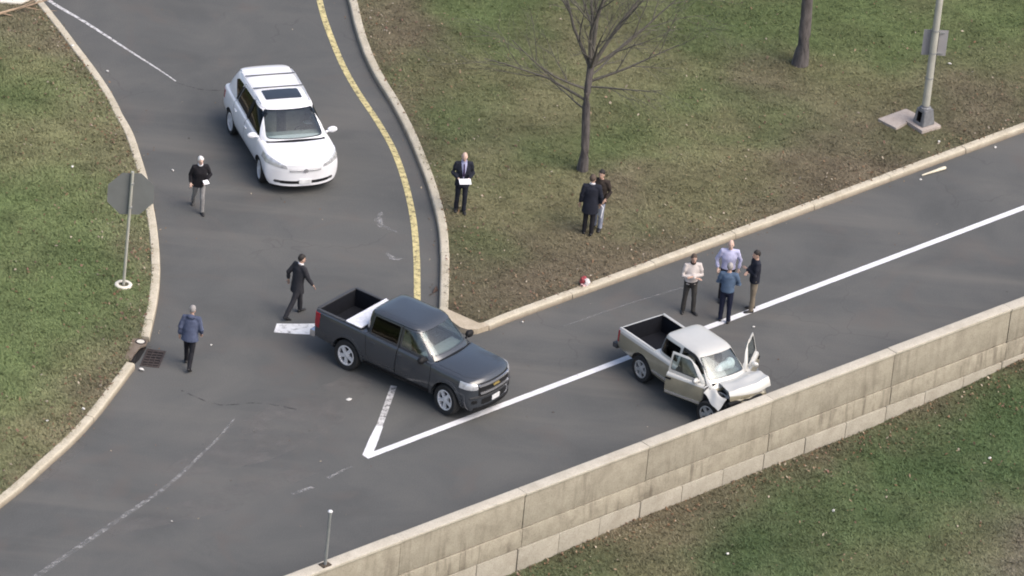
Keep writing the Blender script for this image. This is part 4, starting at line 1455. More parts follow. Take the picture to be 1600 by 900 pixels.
# ---- octagonal sign on the left verge, seen from behind
st = empty('octagonal_sign', (-10.22, -2.16, LAWN_Z))
tag(st, 'back of large octagonal sign on a thin post beside the left kerb', 'sign')
ring = lathe([(.135, -.02), (.135, .050), (.155, .062), (.215, .055), (.235, .035), (.235, -.02)], 28)
obj('base_ring', pydata(*ring), M['pale_ring'], st, smooth=40)
obj('soil', pydata(*lathe([(.135, .022), (.001, .030)], 20)), M['soil'], st)
obj('post', pydata(*tube_data([(0, 0, 0), (.06, 0, 3.40)], [.042, .042], 10)), M['pole_grey'], st, smooth=60)
def octagon(r, a=0):
    return [(r * math.cos(math.radians(22.5 + 45 * k)), r * math.sin(math.radians(22.5 + 45 * k))) for k in range(8)]
fc = empty('sign_plate', (.0, 0, 0), 0, st)
zc = 2.72
R8 = .66
face = [(x + .048, zc + z) for x, z in octagon(R8)]
obj('plate', prism_mesh(face, .046, .052, 'y'), M['sign_back'], fc)
obj('red_face', prism_mesh([(x + .048, zc + z) for x, z in octagon(R8 - .022)], .0535, .0555, 'y'), M['sign_red'], fc)
wr = bmesh.new()
o1, o2 = octagon(R8 - .002), octagon(R8 - .022)
for k in range(8):
    j = (k + 1) % 8
    q = [wr.verts.new((x + .048, .0545, zc + z)) for x, z in (o1[k], o1[j], o2[j], o2[k])]
    wr.faces.new(q)
obj('white_border', from_bm(wr), M['sign_white'], fc)
for z in (2.35, 3.05):
    obj('bracket', box_mesh((-.03 + .018 * z, -.05, z - .02), (.06 + .018 * z, .045, z + .02), .004), M['galv'], st)
st.rotation_euler = (0, 0, math.radians(8))

# ---- storm drain let into the left kerb
dr = empty('storm_drain', (-9.45, -5.56, 0))
tag(dr, 'rusty storm drain grate and dark inlet in the gap of the left kerb', 'storm drain')
obj('inlet_hood', prism_mesh(rpoly([(-.28, .70), (.10, .70), (.19, .60), (.16, .36), (.0, .20), (-.12, -.20), (-.20, -.64), (-.40, -.60)], .05), .10, .150, 'z'), M['inlet_con'], dr)
obj('inlet_back', prism_mesh([(-.34, .72), (-.10, .70), (-.10, -.66), (-.36, -.66)], -.01, .10, 'z'), M['hole_shade'], dr)
obj('inlet_throat_shade', prism_mesh([(-.09, .58), (.17, .50), (.03, -.30), (-.09, -.62)], .001, .012, 'z'), M['hole_shade'], dr)  # flat black sheet on the road, painted in for the inlet's shade
obj('lid_rim', pydata(*lathe([(.165, .10), (.165, .162), (.120, .166), (.120, .150)], 24)), M['iron'], dr, smooth=40).location = (-.02, .50, 0)
obj('lid', pydata(*lathe([(.118, .10), (.118, .163), (.05, .168), (.001, .168)], 24)), M['pale_ring'], dr, smooth=40).location = (-.02, .50, 0)
obj('frame', boolean(prism_mesh([(.20, .42), (.78, .36), (.66, -.68), (.08, -.66)], -.05, .014, 'z'), prism_mesh([(.25, .36), (.72, .31), (.61, -.62), (.13, -.60)], -.2, .3, 'z')), M['iron'], dr)
obj('pit_shade', prism_mesh([(.25, .36), (.72, .31), (.61, -.62), (.13, -.60)], .0035, .005, 'z'), M['hole_shade'], dr)  # thin black sheet that paints the shade under the grate
for k in range(6):
    t = (k + .5) / 6
    y = .36 - t * .96
    x0, x1 = .25 - .12 * t, .72 - .11 * t
    obj('grate_bar', box_mesh((x0, y - .042, .006), (x1, y + .038, .022), .004), M['iron'], dr)
for t in (.33, .66):
    obj('grate_rib', prism_mesh([(.25 + .47 * t - .014, .35), (.25 + .47 * t + .014, .35), (.13 + .48 * t + .014, -.61), (.13 + .48 * t - .014, -.61)], .006, .018, 'z'), M['iron'], dr)

dr.scale = (.86, .86, 1)
# ---- street light at the right with its footing, access box and pad
lp = empty('street_light', (11.20, 11.72, LAWN_Z))
tag(lp, 'tall pale street light pole on a grey cast base near the right kerb', 'street light')
lp.rotation_euler = (0, 0, math.radians(-8))
obj('footing', box_mesh((-.36, -.36, -.05), (.36, .36, .10), .02, Matrix.Rotation(math.radians(48), 4, 'Z')), M['pad'], lp, smooth=30)
bb = bmesh.new()
Rb = Matrix.Rotation(math.radians(48), 4, 'Z')
lo, hi = [], []
for sx, sy in ((-1, -1), (1, -1), (1, 1), (-1, 1)):
    lo.append(bb.verts.new(Rb @ Vector((sx * .23, sy * .23, .10))))
    hi.append(bb.verts.new(Rb @ Vector((sx * .17, sy * .17, .58))))
bb.faces.new(lo[::-1]); bb.faces.new(hi)
for k in range(4):
    j = (k + 1) % 4
    bb.faces.new((lo[k], lo[j], hi[j], hi[k]))
bmesh.ops.bevel(bb, geom=bb.edges[:], offset=.02, segments=2, affect='EDGES')
base_me = boolean(from_bm(bb), box_mesh((-.34, -.09, .20), (-.06, .09, .50), 0, Rb), 'DIFFERENCE', 1)
obj('access_base', base_me, [M['base_grey'], M['hole_shade']], lp, smooth=30)
obj('collar', pydata(*lathe([(.16, .57), (.16, .61), (.125, .63), (.118, .68)], 20)), M['base_grey'], lp, smooth=40)
obj('pole', pydata(*tube_data([(0, 0, .58), (0, 0, 4.0), (0, 0, 9.2)], [.112, .098, .075], 16)), M['pole_grey'], lp, smooth=60)
for z in (1.55, 2.35, 3.05):
    obj('band', pydata(*lathe([(.112, z - .018), (.118, z - .018), (.118, z + .018), (.112, z + .018)], 16)), M['galv'], lp)
obj('arm', pydata(*tube_data([(0, 0, 9.1), (.5, -.5, 9.5), (1.4, -1.4, 9.7)], [.05, .045, .035], 8)), M['pole_grey'], lp, smooth=60)
obj('lamp_head', pydata(*ellipsoid((1.65, -1.65, 9.68), (.36, .16, .09), 14, 8, np.array(Matrix.Rotation(math.radians(-45), 3, 'Z')))), M['base_grey'], lp, smooth=60)
obj('bolt_stub', pydata(*tube_data([(.20, .22, .1), (.20, .22, .34)], [.035, .035], 8)), M['galv'], lp)
# pale pad next to the footing
pad = obj('access_slab', prism_mesh(rpoly([(-.58, .04), (.24, .86), (.62, .50), (-.06, -.44)], .04), -.05, .075, 'z'), M['pad'], None, smooth=30)
pad.location = (10.48, 11.72, LAWN_Z)
tag(pad, 'flat pinkish concrete slab lying left of the street light base', 'slab')
# sign bolted to the pole, seen from behind
sg = empty('pole_sign', (11.20, 11.72, LAWN_Z))
sg.rotation_euler = (0, 0, math.radians(6))
tag(sg, 'grey back of a rectangular sign fixed to the street light pole', 'sign')
obj('plate', box_mesh((-.30, .155, 2.18), (.40, .163, 2.98), .0), M['sign_back_light'], sg)
obj('channel', box_mesh((.075, .118, 1.55), (.145, .150, 3.0), .006), M['trim'], sg)
obj('bracket', box_mesh((-.10, .118, 2.88), (.30, .152, 2.92)), M['galv'], sg)
obj('bracket', box_mesh((-.10, .118, 2.24), (.30, .152, 2.28)), M['galv'], sg)

# ---- short marker post on the wall
mp_ = empty('marker_post', (float(W0[0] + WV[0] * -2.33 - WN[0] * .14), float(W0[1] + WV[1] * -2.33 - WN[1] * .14), WALL_TOP))
tag(mp_, 'thin grey metal post standing on top of the concrete wall', 'post')
obj('foot_plate', box_mesh((-.13, -.10, 0), (.13, .10, .035), .006, Matrix.Rotation(math.radians(44), 4, 'Z')), M['soil'], mp_)
obj('tube', pydata(*tube_data([(0, 0, .03), (.02, 0, 1.50)], [.042, .042], 10)), M['galv'], mp_, smooth=60)
obj('cap', pydata(*ellipsoid((.02, 0, 1.52), (.062, .062, .04), 12, 6)), M['sign_white'], mp_, smooth=60)

# ---- leafless trees
def bark(name, c1, c2):
    m, nt, p = new_mat(name)
    g = objc(nt)
    mp = N(nt, 'ShaderNodeMapping')
    mp.inputs['Scale'].default_value = (9, 9, 1.6)
    nt.links.new(g, mp.inputs['Vector'])
    f = noise(nt, 1.6, 6, 0.7, mp.outputs[0])
    nt.links.new(ramp(nt, f, [(0.32, c1), (0.66, c2)]), p.inputs['Base Color'])
    p.inputs['Roughness'].default_value = 0.95
    bump(nt, p, f, 0.9, 0.03)
    return m
M['bark'] = bark('tree_bark', (0.062, 0.053, 0.052), (0.150, 0.134, 0.126))
M['twig'] = bark('twig_bark', (0.080, 0.072, 0.063), (0.140, 0.128, 0.110))

def grow(rs, p, d, length, r, depth, out, spread=0.55, up=0.25):
    """one limb as a bent tapered tube, then its side shoots"""
    n = 5
    pts, rad = [np.array(p)], [r]
    d = np.array(d, float) / np.linalg.norm(d)
    for k in range(n):
        d = d + np.array([rs.normal(0, .09), rs.normal(0, .09), rs.normal(0, .06) + up * .10])
        d /= np.linalg.norm(d)
        pts.append(pts[-1] + d * length / n)
        rad.append(r * (1 - .72 * (k + 1) / n))
    out.append(tube_data(pts, [max(x, .0032) for x in rad], 6 if r > .02 else 4))
    if depth <= 0:
        return
    m = {4: 5, 3: 5, 2: 5, 1: 5}[depth]
    for k in range(m):
        t = .22 + .75 * (k + rs.random()) / m
        i = min(int(t * n), n - 1)
        q = pts[i] + (pts[i + 1] - pts[i]) * (t * n - i)
        a = rs.random() * 2 * math.pi
        side = np.cross(d, [math.cos(a), math.sin(a), .3])
        side /= np.linalg.norm(side) + 1e-9
        nd = d * (1 - spread * .6) + side * spread + np.array([0, 0, up * .6])
        grow(rs, q, nd, length * rs.uniform(.42, .62), max(rad[i] * .55, .004), depth - 1, out, spread, up)

def bare_tree(name, label, loc, h_fork, r0, limbs, seed, low=(), depth=3, flare=1.6, lean=(0, 0)):
    rs = np.random.default_rng(seed)
    root = empty(name, loc)
    tag(root, label, 'tree', 'leafless trees on the grass island')
    n = 9
    pts = [(lean[0] * t + .03 * math.sin(t * 7), lean[1] * t + .02 * math.cos(t * 5), h_fork * t - .06) for t in np.linspace(0, 1, n)]
    rad = [r0 * (flare if k == 0 else 1 + (flare - 1) * .35 if k == 1 else 1) * (1 - .28 * k / (n - 1)) for k in range(n)]
    V, F = tube_data(pts, rad, 14)
    V = [v + np.array([rs.normal(0, .006), rs.normal(0, .006), 0]) for v in V]
    obj('trunk', pydata(V, F), M['bark'], root, smooth=70)
    out = []
    top = np.array(pts[-1])
    for (dx, dy, dz, L, rr) in limbs:
        grow(rs, top - np.array([0, 0, .12]), (dx, dy, dz), L, rr, depth, out)
    for (z, dx, dy, dz, L, rr) in low:
        grow(rs, np.array([lean[0] * z / h_fork, lean[1] * z / h_fork, z]), (dx, dy, dz), L, rr, 2, out, .45, .1)
    obj('crown', pydata(*merge(out)), M['twig'], root, smooth=70)
    return root

bare_tree('leafless_tree', 'leafless young tree with forked branches behind two men on the grass', (1.63, 6.97, LAWN_Z), 3.35, .128,
          [(-.80, .1, 1.0, 3.2, .058), (-.30, -.2, 1.2, 3.4, .066), (.10, .2, 1.3, 3.6, .074), (.52, -.1, 1.15, 3.4, .064), (1.0, .25, .72, 3.0, .050), (-.1, .8, 1.0, 2.8, .06), (.15, -.8, .9, 2.6, .055)], 3,
          low=[(2.15, -1.0, .1, .36, 3.2, .042), (2.5, -.9, -.4, .45, 2.8, .038), (2.75, .9, .0, .40, 2.7, .042), (1.85, -.8, .5, .30, 2.2, .026), (2.9, .5, .8, .4, 2.4, .034), (2.6, .9, -.5, .30, 2.3, .03)], lean=(-.08, 0), flare=1.3)
bare_tree('leafless_tree', 'thick tree trunk with flared base near the top edge, left of the street light', (7.67, 14.91, LAWN_Z), 4.2, .185,
          [(-.6, .2, 1.0, 3.2, .09), (.1, -.2, 1.3, 3.6, .10), (.6, .1, 1.0, 3.2, .09), (0, .7, 1.0, 3.0, .08)], 9, flare=1.45)

# ---- things lying about
M['litter'] = plain('pale_litter', (0.66, 0.64, 0.60), 0.8, var=0.1)
M['litter_tan'] = plain('tan_litter', (0.58, 0.50, 0.40), 0.85, var=0.15)
litters = [
    ((-3.90, -6.86), 'white scrap on the road in front of the dark pickup', .13, .25),
    ((-7.66, -4.70), 'small white scrap beside the man in the blue jacket', .06, .5),
    ((6.49, -0.91), 'small white scrap on the lane right of the four men', .07, .5),
    ((-9.58, 4.84), 'white scrap between the octagonal sign and the walking white-haired person', .08, .4),
    ((-11.97, 10.46), 'white scrap on the road near the upper left kerb', .08, .4),
    ((0.36, -1.85), 'pale scrap in the gutter right of the kerb nose', .07, .4),
    ((13.26, 11.04), 'white scrap in the gutter at the far right', .09, .4),
    ((-9.30, -6.38), 'white crumpled paper at the lower end of the drain inlet', .11, .6),
    ((-7.82, -13.74), 'tiny pale scrap on the road near the lower left', .05, .5),
    ((11.10, 8.60), 'small pale scrap at the thin end of the stake', .06, .5),
]
for k, ((x, y), lab, s, fl) in enumerate(litters):
    blob('litter_scrap', (x, y, 0.0), lab, 'litter', M['litter'], s, k, fl)
for k, ((x, y), lab, s) in enumerate([((12.03, 15.83), 'white scrap on the grass right of the street light', .09), ((11.63, 10.75), 'white scrap on bare soil below the street light base', .08),
        ((-12.28, 4.19), 'white scrap on the left lawn level with the octagonal sign', .08), ((-13.1, 11.54), 'white scrap on dry grass at the upper left kerb', .09), ((-10.55, -8.93), 'white scrap among brown leaves by the lower left kerb', .09), ((-11.38, -9.68), 'pale scrap on the lower left grass', .07)]):
    blob('litter_scrap', (x, y, LAWN_Z + .02), lab, 'litter', M['litter'], s, 20 + k, .5)
for k, ((x, y), lab, s) in enumerate([((6.05, -11.03), 'white scrap on the lower lawn at the bottom edge', .09), ((8.73, -8.40), 'white upright cup-like scrap in the green lower lawn', .08), ((12.83, -5.03), 'pale scrap on the lower lawn at the right', .07)]):
    blob('litter_scrap', (x, y, float(low_z(x, y)) + .02), lab, 'litter', M['litter'], s, 40 + k, .7)
stake = empty('stake', (11.46, 9.12, 0.0), math.radians(40))
tag(stake, 'pale tapered wooden stake lying in the gutter at the right', 'stake')
V, F = tube_data([(-.42, 0, .030), (-.2, 0, .036), (.25, .0, .05), (.40, 0, .055), (.45, 0, .055)], [(.022, .02), (.03, .026), (.055, .042), (.06, .045), (.045, .04)], 10)
obj('shaft', pydata(V, F), plain('pale_wood', (0.66, 0.60, 0.46), 0.7), stake, smooth=50)
# red and white crumpled bag on the kerb
bag = empty('crumpled_bag', (1.93, 0.30, LAWN_Z))
tag(bag, 'crumpled red and white bag lying on the kerb of the grass island', 'bag')
bag.scale = (.75, .75, .75)
rs = np.random.default_rng(5)
def crumple(c, r, seed):
    q = np.random.default_rng(seed)
    V, F = ellipsoid(c, r, 10, 7)
    return pydata([np.array(v) + q.normal(0, .018, 3) for v in V], F)
obj('red_side', crumple((-.06, .06, .16), (.13, .11, .17), 1), plain('red_film', (0.36, 0.06, 0.07), 0.6), bag, smooth=30)
obj('white_side', crumple((.07, -.03, .14), (.10, .09, .15), 2), plain('white_film', (0.74, 0.68, 0.68), 0.6), bag, smooth=30)
obj('torn_flap', crumple((-.05, -.10, .05), (.12, .06, .04), 3), plain('pink_film', (0.62, 0.42, 0.42), 0.6), bag, smooth=30)
# dead leaf drift in the gutter by the nose
obj_l = obj('torn_strip', pydata([(0, 0, .01), (.05, .16, .10), (.09, .42, .03), (.15, .18, .02), (-.09, -.18, .02), (-.06, -.06, .015)], [(0, 1, 3), (1, 2, 3), (0, 3, 4), (4, 5, 0)]), plain('dark_leaf', (0.055, 0.035, 0.028), 0.9), None)
obj_l.location = (-2.10, -0.75, 0)
tag(obj_l, 'dark torn strip lying in the gutter left of the kerb nose', 'debris')
# fallen branch and pale rubble in the far left corner
fb = empty('fallen_branch', (-14.9, 13.3, LAWN_Z))
tag(fb, 'pale fallen branch on bare soil in the upper left corner', 'branch')
outb = []
grow(np.random.default_rng(4), (-.9, -.7, .05), (1, .85, .03), 2.3, .05, 1, outb, .3, 0)
obj('limb', pydata(*merge(outb)), plain('bleached_wood', (0.34, 0.25, 0.17), 0.9), fb, smooth=60)
slab = obj('rubble_slab', prism_mesh(rpoly([(-.9, -.5), (.3, -.45), (.75, .2), (.5, .9), (-.4, 1.1), (-1.0, .5)], .15), -.04, .055, 'z'), M['pale_ring'], None, smooth=30)
slab.location = (-15.15, 14.35, LAWN_Z)
tag(slab, 'pale worn concrete slab in the upper left corner', 'slab')
# ------------------------------------------------------------------ people
M['skin'] = plain('skin', (0.48, 0.31, 0.235), 0.6, var=0.08)
M['skin_pale'] = plain('pale_skin', (0.60, 0.42, 0.34), 0.6, var=0.08)
M['eye'] = plain('eye_dark', (0.03, 0.025, 0.02), 0.4)
M['lip'] = plain('lip', (0.36, 0.17, 0.14), 0.6)
def cloth(name, col, var=0.22):
    return plain(name, col, 0.92, var=var, scale=5.0, bmp=0.25, spec=0.2)

def ripple(me, amp, s, seed):
    """shallow folds in cloth"""
    n = len(me.vertices)
    co = np.zeros(n * 3); me.vertices.foreach_get('co', co); co = co.reshape(-1, 3)
    no = np.zeros(n * 3); me.vertices.foreach_get('normal', no); no = no.reshape(-1, 3)
    f = fbm(co[:, 0] + co[:, 1] * .7, co[:, 2] + co[:, 1] * .5, s, seed, 3) - 0.5
    co += no * (f * amp * 2)[:, None]
    me.vertices.foreach_set('co', co.ravel())
    me.update()

def v3(*a): return np.array(a, float)

def person(label, loc, yaw, height=1.78, legs=((6, 4), (-6, 8)), arms=None, top=None, top_name='jacket', hem=0.80, bottom=None, shoes=None, hair=None, skin=None,
           lean=0.0, turn=0.0, collar=None, shirt=None, bulk=1.0, hood=False, hair_style='short', foot=(8, 8), stance=0.10, tie=None, belt=None, seed=1, head_pitch=0.0):
    """legs: (thigh angle, knee bend) degrees for left, right. arms: {'l': (elbow, wrist), 'r': ...} in body space (x ahead, y left, z up at 1.78 m)"""
    root = empty('person', loc, math.radians(yaw))
    tag(root, label, 'person')
    k = height / 1.78
    skin = skin or M['skin']
    # --- skeleton
    J = {}
    for sd, s, (a, b) in (('l', 1, legs[0]), ('r', -1, legs[1])):
        hip = v3(0, s * .092, .93)
        kn = hip + .44 * v3(math.sin(math.radians(a)), s * (stance - .092) * 1.0, -math.cos(math.radians(a)))
        c = math.radians(a - b)
        an = kn + .42 * v3(math.sin(c), s * (stance - .092) * .6, -math.cos(c))
        J[sd] = [hip, kn, an]
    drop = min(J['l'][2][2], J['r'][2][2]) - .085
    L = math.radians(lean)
    def up(p):      # torso point leaned forward about the hips
        p = v3(*p)
        z = p[2] - .93
        return v3(p[0] * math.cos(L) + z * math.sin(L), p[1], .93 + z * math.cos(L) - p[0] * math.sin(L))
    T = math.radians(turn)
    HC = v3(.025, 0, 1.655)
    def hd(p):      # head point, turned about the neck
        p = v3(*p)
        P = math.radians(head_pitch)
        q = v3(p[0] * math.cos(P) + p[2] * math.sin(P), p[1], p[2] * math.cos(P) - p[0] * math.sin(P))
        return up(HC + v3(q[0] * math.cos(T) - q[1] * math.sin(T), q[0] * math.sin(T) + q[1] * math.cos(T), q[2]))
    arms = arms or {}
    A = {}
    for sd, s in (('l', 1), ('r', -1)):
        el, wr = arms.get(sd, ((-.03, .255, 1.165), (.03, .275, .915)))
        A[sd] = [up((0, s * .185, 1.445)), up((el[0], s * el[1], el[2])), up((wr[0], s * wr[1], wr[2]))]
    # --- one continuous body
    P = []
    P.append(tube_data([up((0, 0, .86)), up((0, 0, .95)), up((.0, 0, 1.10)), up((.01, 0, 1.28)), up((.0, 0, 1.42)), up((.0, 0, 1.485)), up((.005, 0, 1.53)), up((.015, 0, 1.60))],
                       [(.145, .095), (.15, .10), (.13, .09), (.155, .105), (.165, .09), (.085, .065), (.054, .056), (.05, .055)], 14, up=(1, 0, 0)))
    P.append(ellipsoid(hd((0, 0, .012)), (.098, .077, .118), 14, 10))
    P.append(ellipsoid(hd((.025, 0, -.06)), (.068, .056, .065), 10, 8))
    P.append(tube_data([hd((.085, 0, .02)), hd((.112, 0, -.022)), hd((.085, 0, -.036))], [.012, .018, .012], 6))
    for s in (1, -1):
        P.append(ellipsoid(hd((-.005, s * .078, -.01)), (.022, .012, .032), 8, 6))
    for sd, s in (('l', 1), ('r', -1)):
        sh, el, wr = A[sd]
        P.append(tube_data([up((0, s * .10, 1.44)), sh, sh * .5 + el * .5, el, el * .45 + wr * .55, wr], [.055, .056, .046, .038, .036, .026], 10))
        h = (wr - el) / np.linalg.norm(wr - el)
        P.append(tube_data([wr, wr + h * .04, wr + h * .095], [(.026, .022), (.040, .018), (.038, .014)], 8))
        hip, kn, an = J[sd]
        P.append(tube_data([hip + v3(0, 0, .02), hip * .5 + kn * .5, kn, kn * .55 + an * .45, an, an - v3(0, 0, .03)], [.085, .070, .052, .050, .036, .034], 10, up=(1, 0, 0)))
    body = remesh(*merge(P), .016, 3)
    F5 = []
    for sd, s in (('l', 1), ('r', -1)):
        sh, el, wr = A[sd]
        h = (wr - el) / np.linalg.norm(wr - el)
        side = np.cross(h, v3(0, 0, 1))
        side = side / (np.linalg.norm(side) + 1e-6) if np.linalg.norm(side) > .2 else v3(1, 0, 0)
        nrm = np.cross(side, h)
        if sd in arms and wr[2] > 1.0: nrm = -abs(nrm[2]) * v3(0, 0, 1) if abs(nrm[2]) > .3 else nrm
        curl = nrm * .6 if nrm[2] < 0 else -nrm * .6
        for q, (o, ln) in enumerate(((-.028, .066), (-.010, .078), (.010, .074), (.027, .060))):
            b0 = wr + h * .080 + side * o
            b1 = b0 + (h + curl * .25) / np.linalg.norm(h + curl * .25) * ln * .5
            b2 = b1 + (h + curl) / np.linalg.norm(h + curl) * ln * .5
            F5.append(tube_data([b0, b1, b2], [.0092, .0088, .0072], 6))
        tb = wr + h * .030 - side * .030
        t1 = tb + (h * .6 - side * .8) / 1.0 * .030
        F5.append(tube_data([wr + h * .02 - side * .015, tb, t1, t1 + (h * .9 - side * .3) * .028], [.013, .0115, .0100, .008], 6))
    fing = pydata(*merge(F5))
    eyes = pydata(*merge([ellipsoid(hd((.084, s * .031, .012)), (.012, .015, .009), 6, 4) for s in (1, -1)]))
    lips = pydata(*ellipsoid(hd((.088, 0, -.068)), (.012, .026, .008), 8, 4))
    for me, i in ((body, 0), (fing, 0), (eyes, 1), (lips, 2)):
        me.materials.clear()
        for m in (skin, M['eye'], M['lip']): me.materials.append(m)
        me.polygons.foreach_set('material_index', [i] * len(me.polygons))
    def put(name, me, mats, smooth=70):
        me.transform(Matrix.Scale(k, 4) @ Matrix.Translation((0, 0, -drop)))
        return obj(name, me, mats, root, smooth)
    put('body', join_meshes([body, fing, eyes, lips]), [skin, M['eye'], M['lip']])
    # --- trousers
    P = [tube_data([up((0, 0, 1.03)), up((0, 0, .98)), v3(0, 0, .90), v3(0, 0, .83)], [(.162 * bulk, .112 * bulk), (.168 * bulk, .116 * bulk), (.170, .118), (.13, .095)], 16, up=(1, 0, 0))]
    for sd in 'lr':
        hip, kn, an = J[sd]
        P.append(tube_data([hip + v3(0, 0, .03), hip * .55 + kn * .45, kn, kn * .5 + an * .5, an + v3(.005, 0, .0), an + v3(.01, 0, -.035)], [.098, .086, .070, .066, .062, .060], 12, up=(1, 0, 0)))
    me = remesh(*merge(P), .017, 3)
    ripple(me, .010, .16, seed)
    put('trousers', me, bottom)
    # --- shoes
    for n_, (sd, s) in enumerate((('l', 1), ('r', -1))):
        an = J[sd][2]
        a, b = legs[0] if sd == 'l' else legs[1]
        th = math.radians(s * foot[n_])
        pitch = math.radians(min(0, (a - b)) * .9) if an[2] > drop + .12 else 0
        f = v3(math.cos(th) * math.cos(pitch), math.sin(th) * math.cos(pitch), math.sin(pitch))
        c = an + v3(0, 0, -.045)
        V, F = tube_data([c - f * .075, c - f * .05 + v3(0, 0, .004), c + f * .04, c + f * .12 - v3(0, 0, .010), c + f * .185 - v3(0, 0, .016), c + f * .205 - v3(0, 0, .02)],
                         [(.022, .02), (.040, .040), (.042, .046), (.048, .032), (.038, .024), (.015, .012)], 10)
        put('shoe', pydata(V, F), shoes, 60)
    # --- upper garment
    fl = 1.10 if hem < .84 else 1.0
    P = [tube_data([up((0, 0, hem)) if hem > .9 else v3(0, 0, hem), up((0, 0, .95)), up((.0, 0, 1.10)), up((.012, 0, 1.28)), up((0, 0, 1.40)), up((0, 0, 1.475)), up((0, 0, 1.515))],
                   [(.178 * bulk * fl, .128 * bulk * fl), (.178 * bulk, .128 * bulk), (.166 * bulk, .122 * bulk), (.186 * bulk, .134 * bulk), (.184 * bulk, .112 * bulk), (.120, .085), (.072, .070)], 18, up=(1, 0, 0))]
    for sd, s in (('l', 1), ('r', -1)):
        sh, el, wr = A[sd]
        P.append(tube_data([up((0, s * .09, 1.445)), sh + v3(0, 0, .004), sh * .5 + el * .5, el, el * .5 + wr * .5, wr * .94 + el * .06], [.068 * bulk, .072 * bulk, .062 * bulk, .056 * bulk, .052 * bulk, .043], 12))
    if hood:
        P.append(ellipsoid(up((-.085, 0, 1.50)), (.07, .12, .07), 12, 8))
    me = remesh(*merge(P), .017, 3)
    ripple(me, .014, .18, seed + 3)
    put(top_name, me, top)
    if shirt is not None:      # shirt front showing in the jacket's opening
        V, F = [], []
        for i in range(9):
            t = i / 8
            z = 1.50 - (1.50 - 1.06) * t
            hw = .075 * (1 - t) ** .8 + .006
            dep = {0: .078}.get(i, float(np.interp(z, [.95, 1.10, 1.28, 1.40, 1.475, 1.515], [.128, .122, .146, .118, .094, .080])) * bulk + .012)
            for j in range(5):
                y = hw * (j - 2) / 2
                V.append(up((dep - 1.2 * y * y / .19, y, z)))
        for i in range(8):
            for j in range(4):
                F.append((i * 5 + j, (i + 1) * 5 + j, (i + 1) * 5 + j + 1, i * 5 + j + 1))
        put('shirt_front', pydata(V, F), shirt)
        if tie is not None:
            V, F = [], []
            for i in range(7):
                t = i / 6
                z = 1.485 - .36 * t
                hw = .016 + .016 * t
                dep = float(np.interp(z, [.95, 1.10, 1.28, 1.40, 1.475, 1.515], [.128, .122, .146, .118, .094, .080])) * bulk + .020
                V += [up((dep, -hw, z)), up((dep, hw, z))]
            for i in range(6):
                F.append((2 * i, 2 * i + 1, 2 * i + 3, 2 * i + 2))
            put('tie', pydata(V, F), tie)
    if collar is not None:
        ringp = [up((.012 + .060 * math.cos(t), .064 * math.sin(t), 1.525 - .018 * math.cos(t))) for t in np.linspace(0, 2 * math.pi, 15)]
        put('collar', pydata(*tube_data(ringp, [(.016, .026)] * 15, 8, cap=False)), collar)
    if belt is not None:
        ringp = [up((.128 * bulk * math.cos(t), .178 * bulk * math.sin(t), .955)) for t in np.linspace(0, 2 * math.pi, 25)]
        put('belt', pydata(*tube_data(ringp, [(.010, .020)] * 25, 6, cap=False)), belt)
    # --- hair
    if hair is not None:
        rot = np.array(Matrix.Rotation(T, 3, 'Z'))
        V, F = ellipsoid(hd((-.012, 0, .032)), (.103, .086, .108), 18, 12, rot)
        hv = []
        c0 = hd((0, 0, 0))
        for v in V:
            q = v - c0
            x = q[0] * math.cos(T) + q[1] * math.sin(T)
            lo = -.055 if x < .0 else (.02 if x < .04 else .055)
            if hair_style == 'bald': lo = -.05 if x < -.02 else .12
            if q[2] < lo:
                v = c0 + q * .80
            hv.append(v)
        if hair_style == 'bald':
            V, F = ellipsoid(hd((-.022, 0, -.008)), (.084, .084, .055), 16, 8, rot)
            hv = V
        me = pydata(hv, F)
        ripple(me, .010, .05, seed)
        put('hair', me, hair)
    return root, up, k, drop

C_ = {}
C_['black_jacket'] = cloth('black_jacket_cloth', (0.016, 0.015, 0.018))
C_['navy_suit'] = cloth('navy_suit_cloth', (0.020, 0.022, 0.032))
C_['charcoal'] = cloth('charcoal_suit_cloth', (0.033, 0.033, 0.038))
C_['grey_trousers'] = cloth('grey_trouser_cloth', (0.22, 0.215, 0.21))
C_['blue_jacket'] = cloth('slate_blue_jacket_cloth', (0.080, 0.095, 0.150), 0.35)
C_['dark_trousers'] = cloth('dark_trouser_cloth', (0.020, 0.020, 0.024))
C_['white_shirt'] = cloth('white_shirt_cloth', (0.54, 0.49, 0.46), 0.15)
C_['collar_white'] = cloth('white_collar_cloth', (0.70, 0.69, 0.70), 0.08)
C_['olive_grey'] = cloth('grey_olive_trouser_cloth', (0.055, 0.052, 0.048))
C_['lavender'] = cloth('lavender_shirt_cloth', (0.45, 0.45, 0.62), 0.12)
C_['blue_shirt'] = cloth('pale_blue_shirt_cloth', (0.34, 0.35, 0.50), 0.1)
C_['steel_blue'] = cloth('steel_blue_sweater_cloth', (0.085, 0.125, 0.190), 0.2)
C_['navy_trousers'] = cloth('navy_trouser_cloth', (0.014, 0.017, 0.035))
C_['khaki'] = cloth('khaki_trouser_cloth', (0.21, 0.175, 0.130))
C_['brown_jacket'] = cloth('dark_brown_jacket_cloth', (0.040, 0.032, 0.028))
C_['jeans'] = cloth('pale_jeans_cloth', (0.26, 0.28, 0.35))
C_['shoe_black'] = plain('black_shoe_leather', (0.016, 0.015, 0.015), 0.45)
C_['shoe_white'] = plain('pale_shoe', (0.26, 0.26, 0.26), 0.6)
C_['hair_white'] = plain('white_hair', (0.74, 0.72, 0.70), 0.85, var=0.12)
C_['hair_dark'] = plain('dark_hair', (0.020, 0.016, 0.014), 0.7)
C_['hair_brown'] = plain('brown_hair', (0.085, 0.060, 0.045), 0.8)
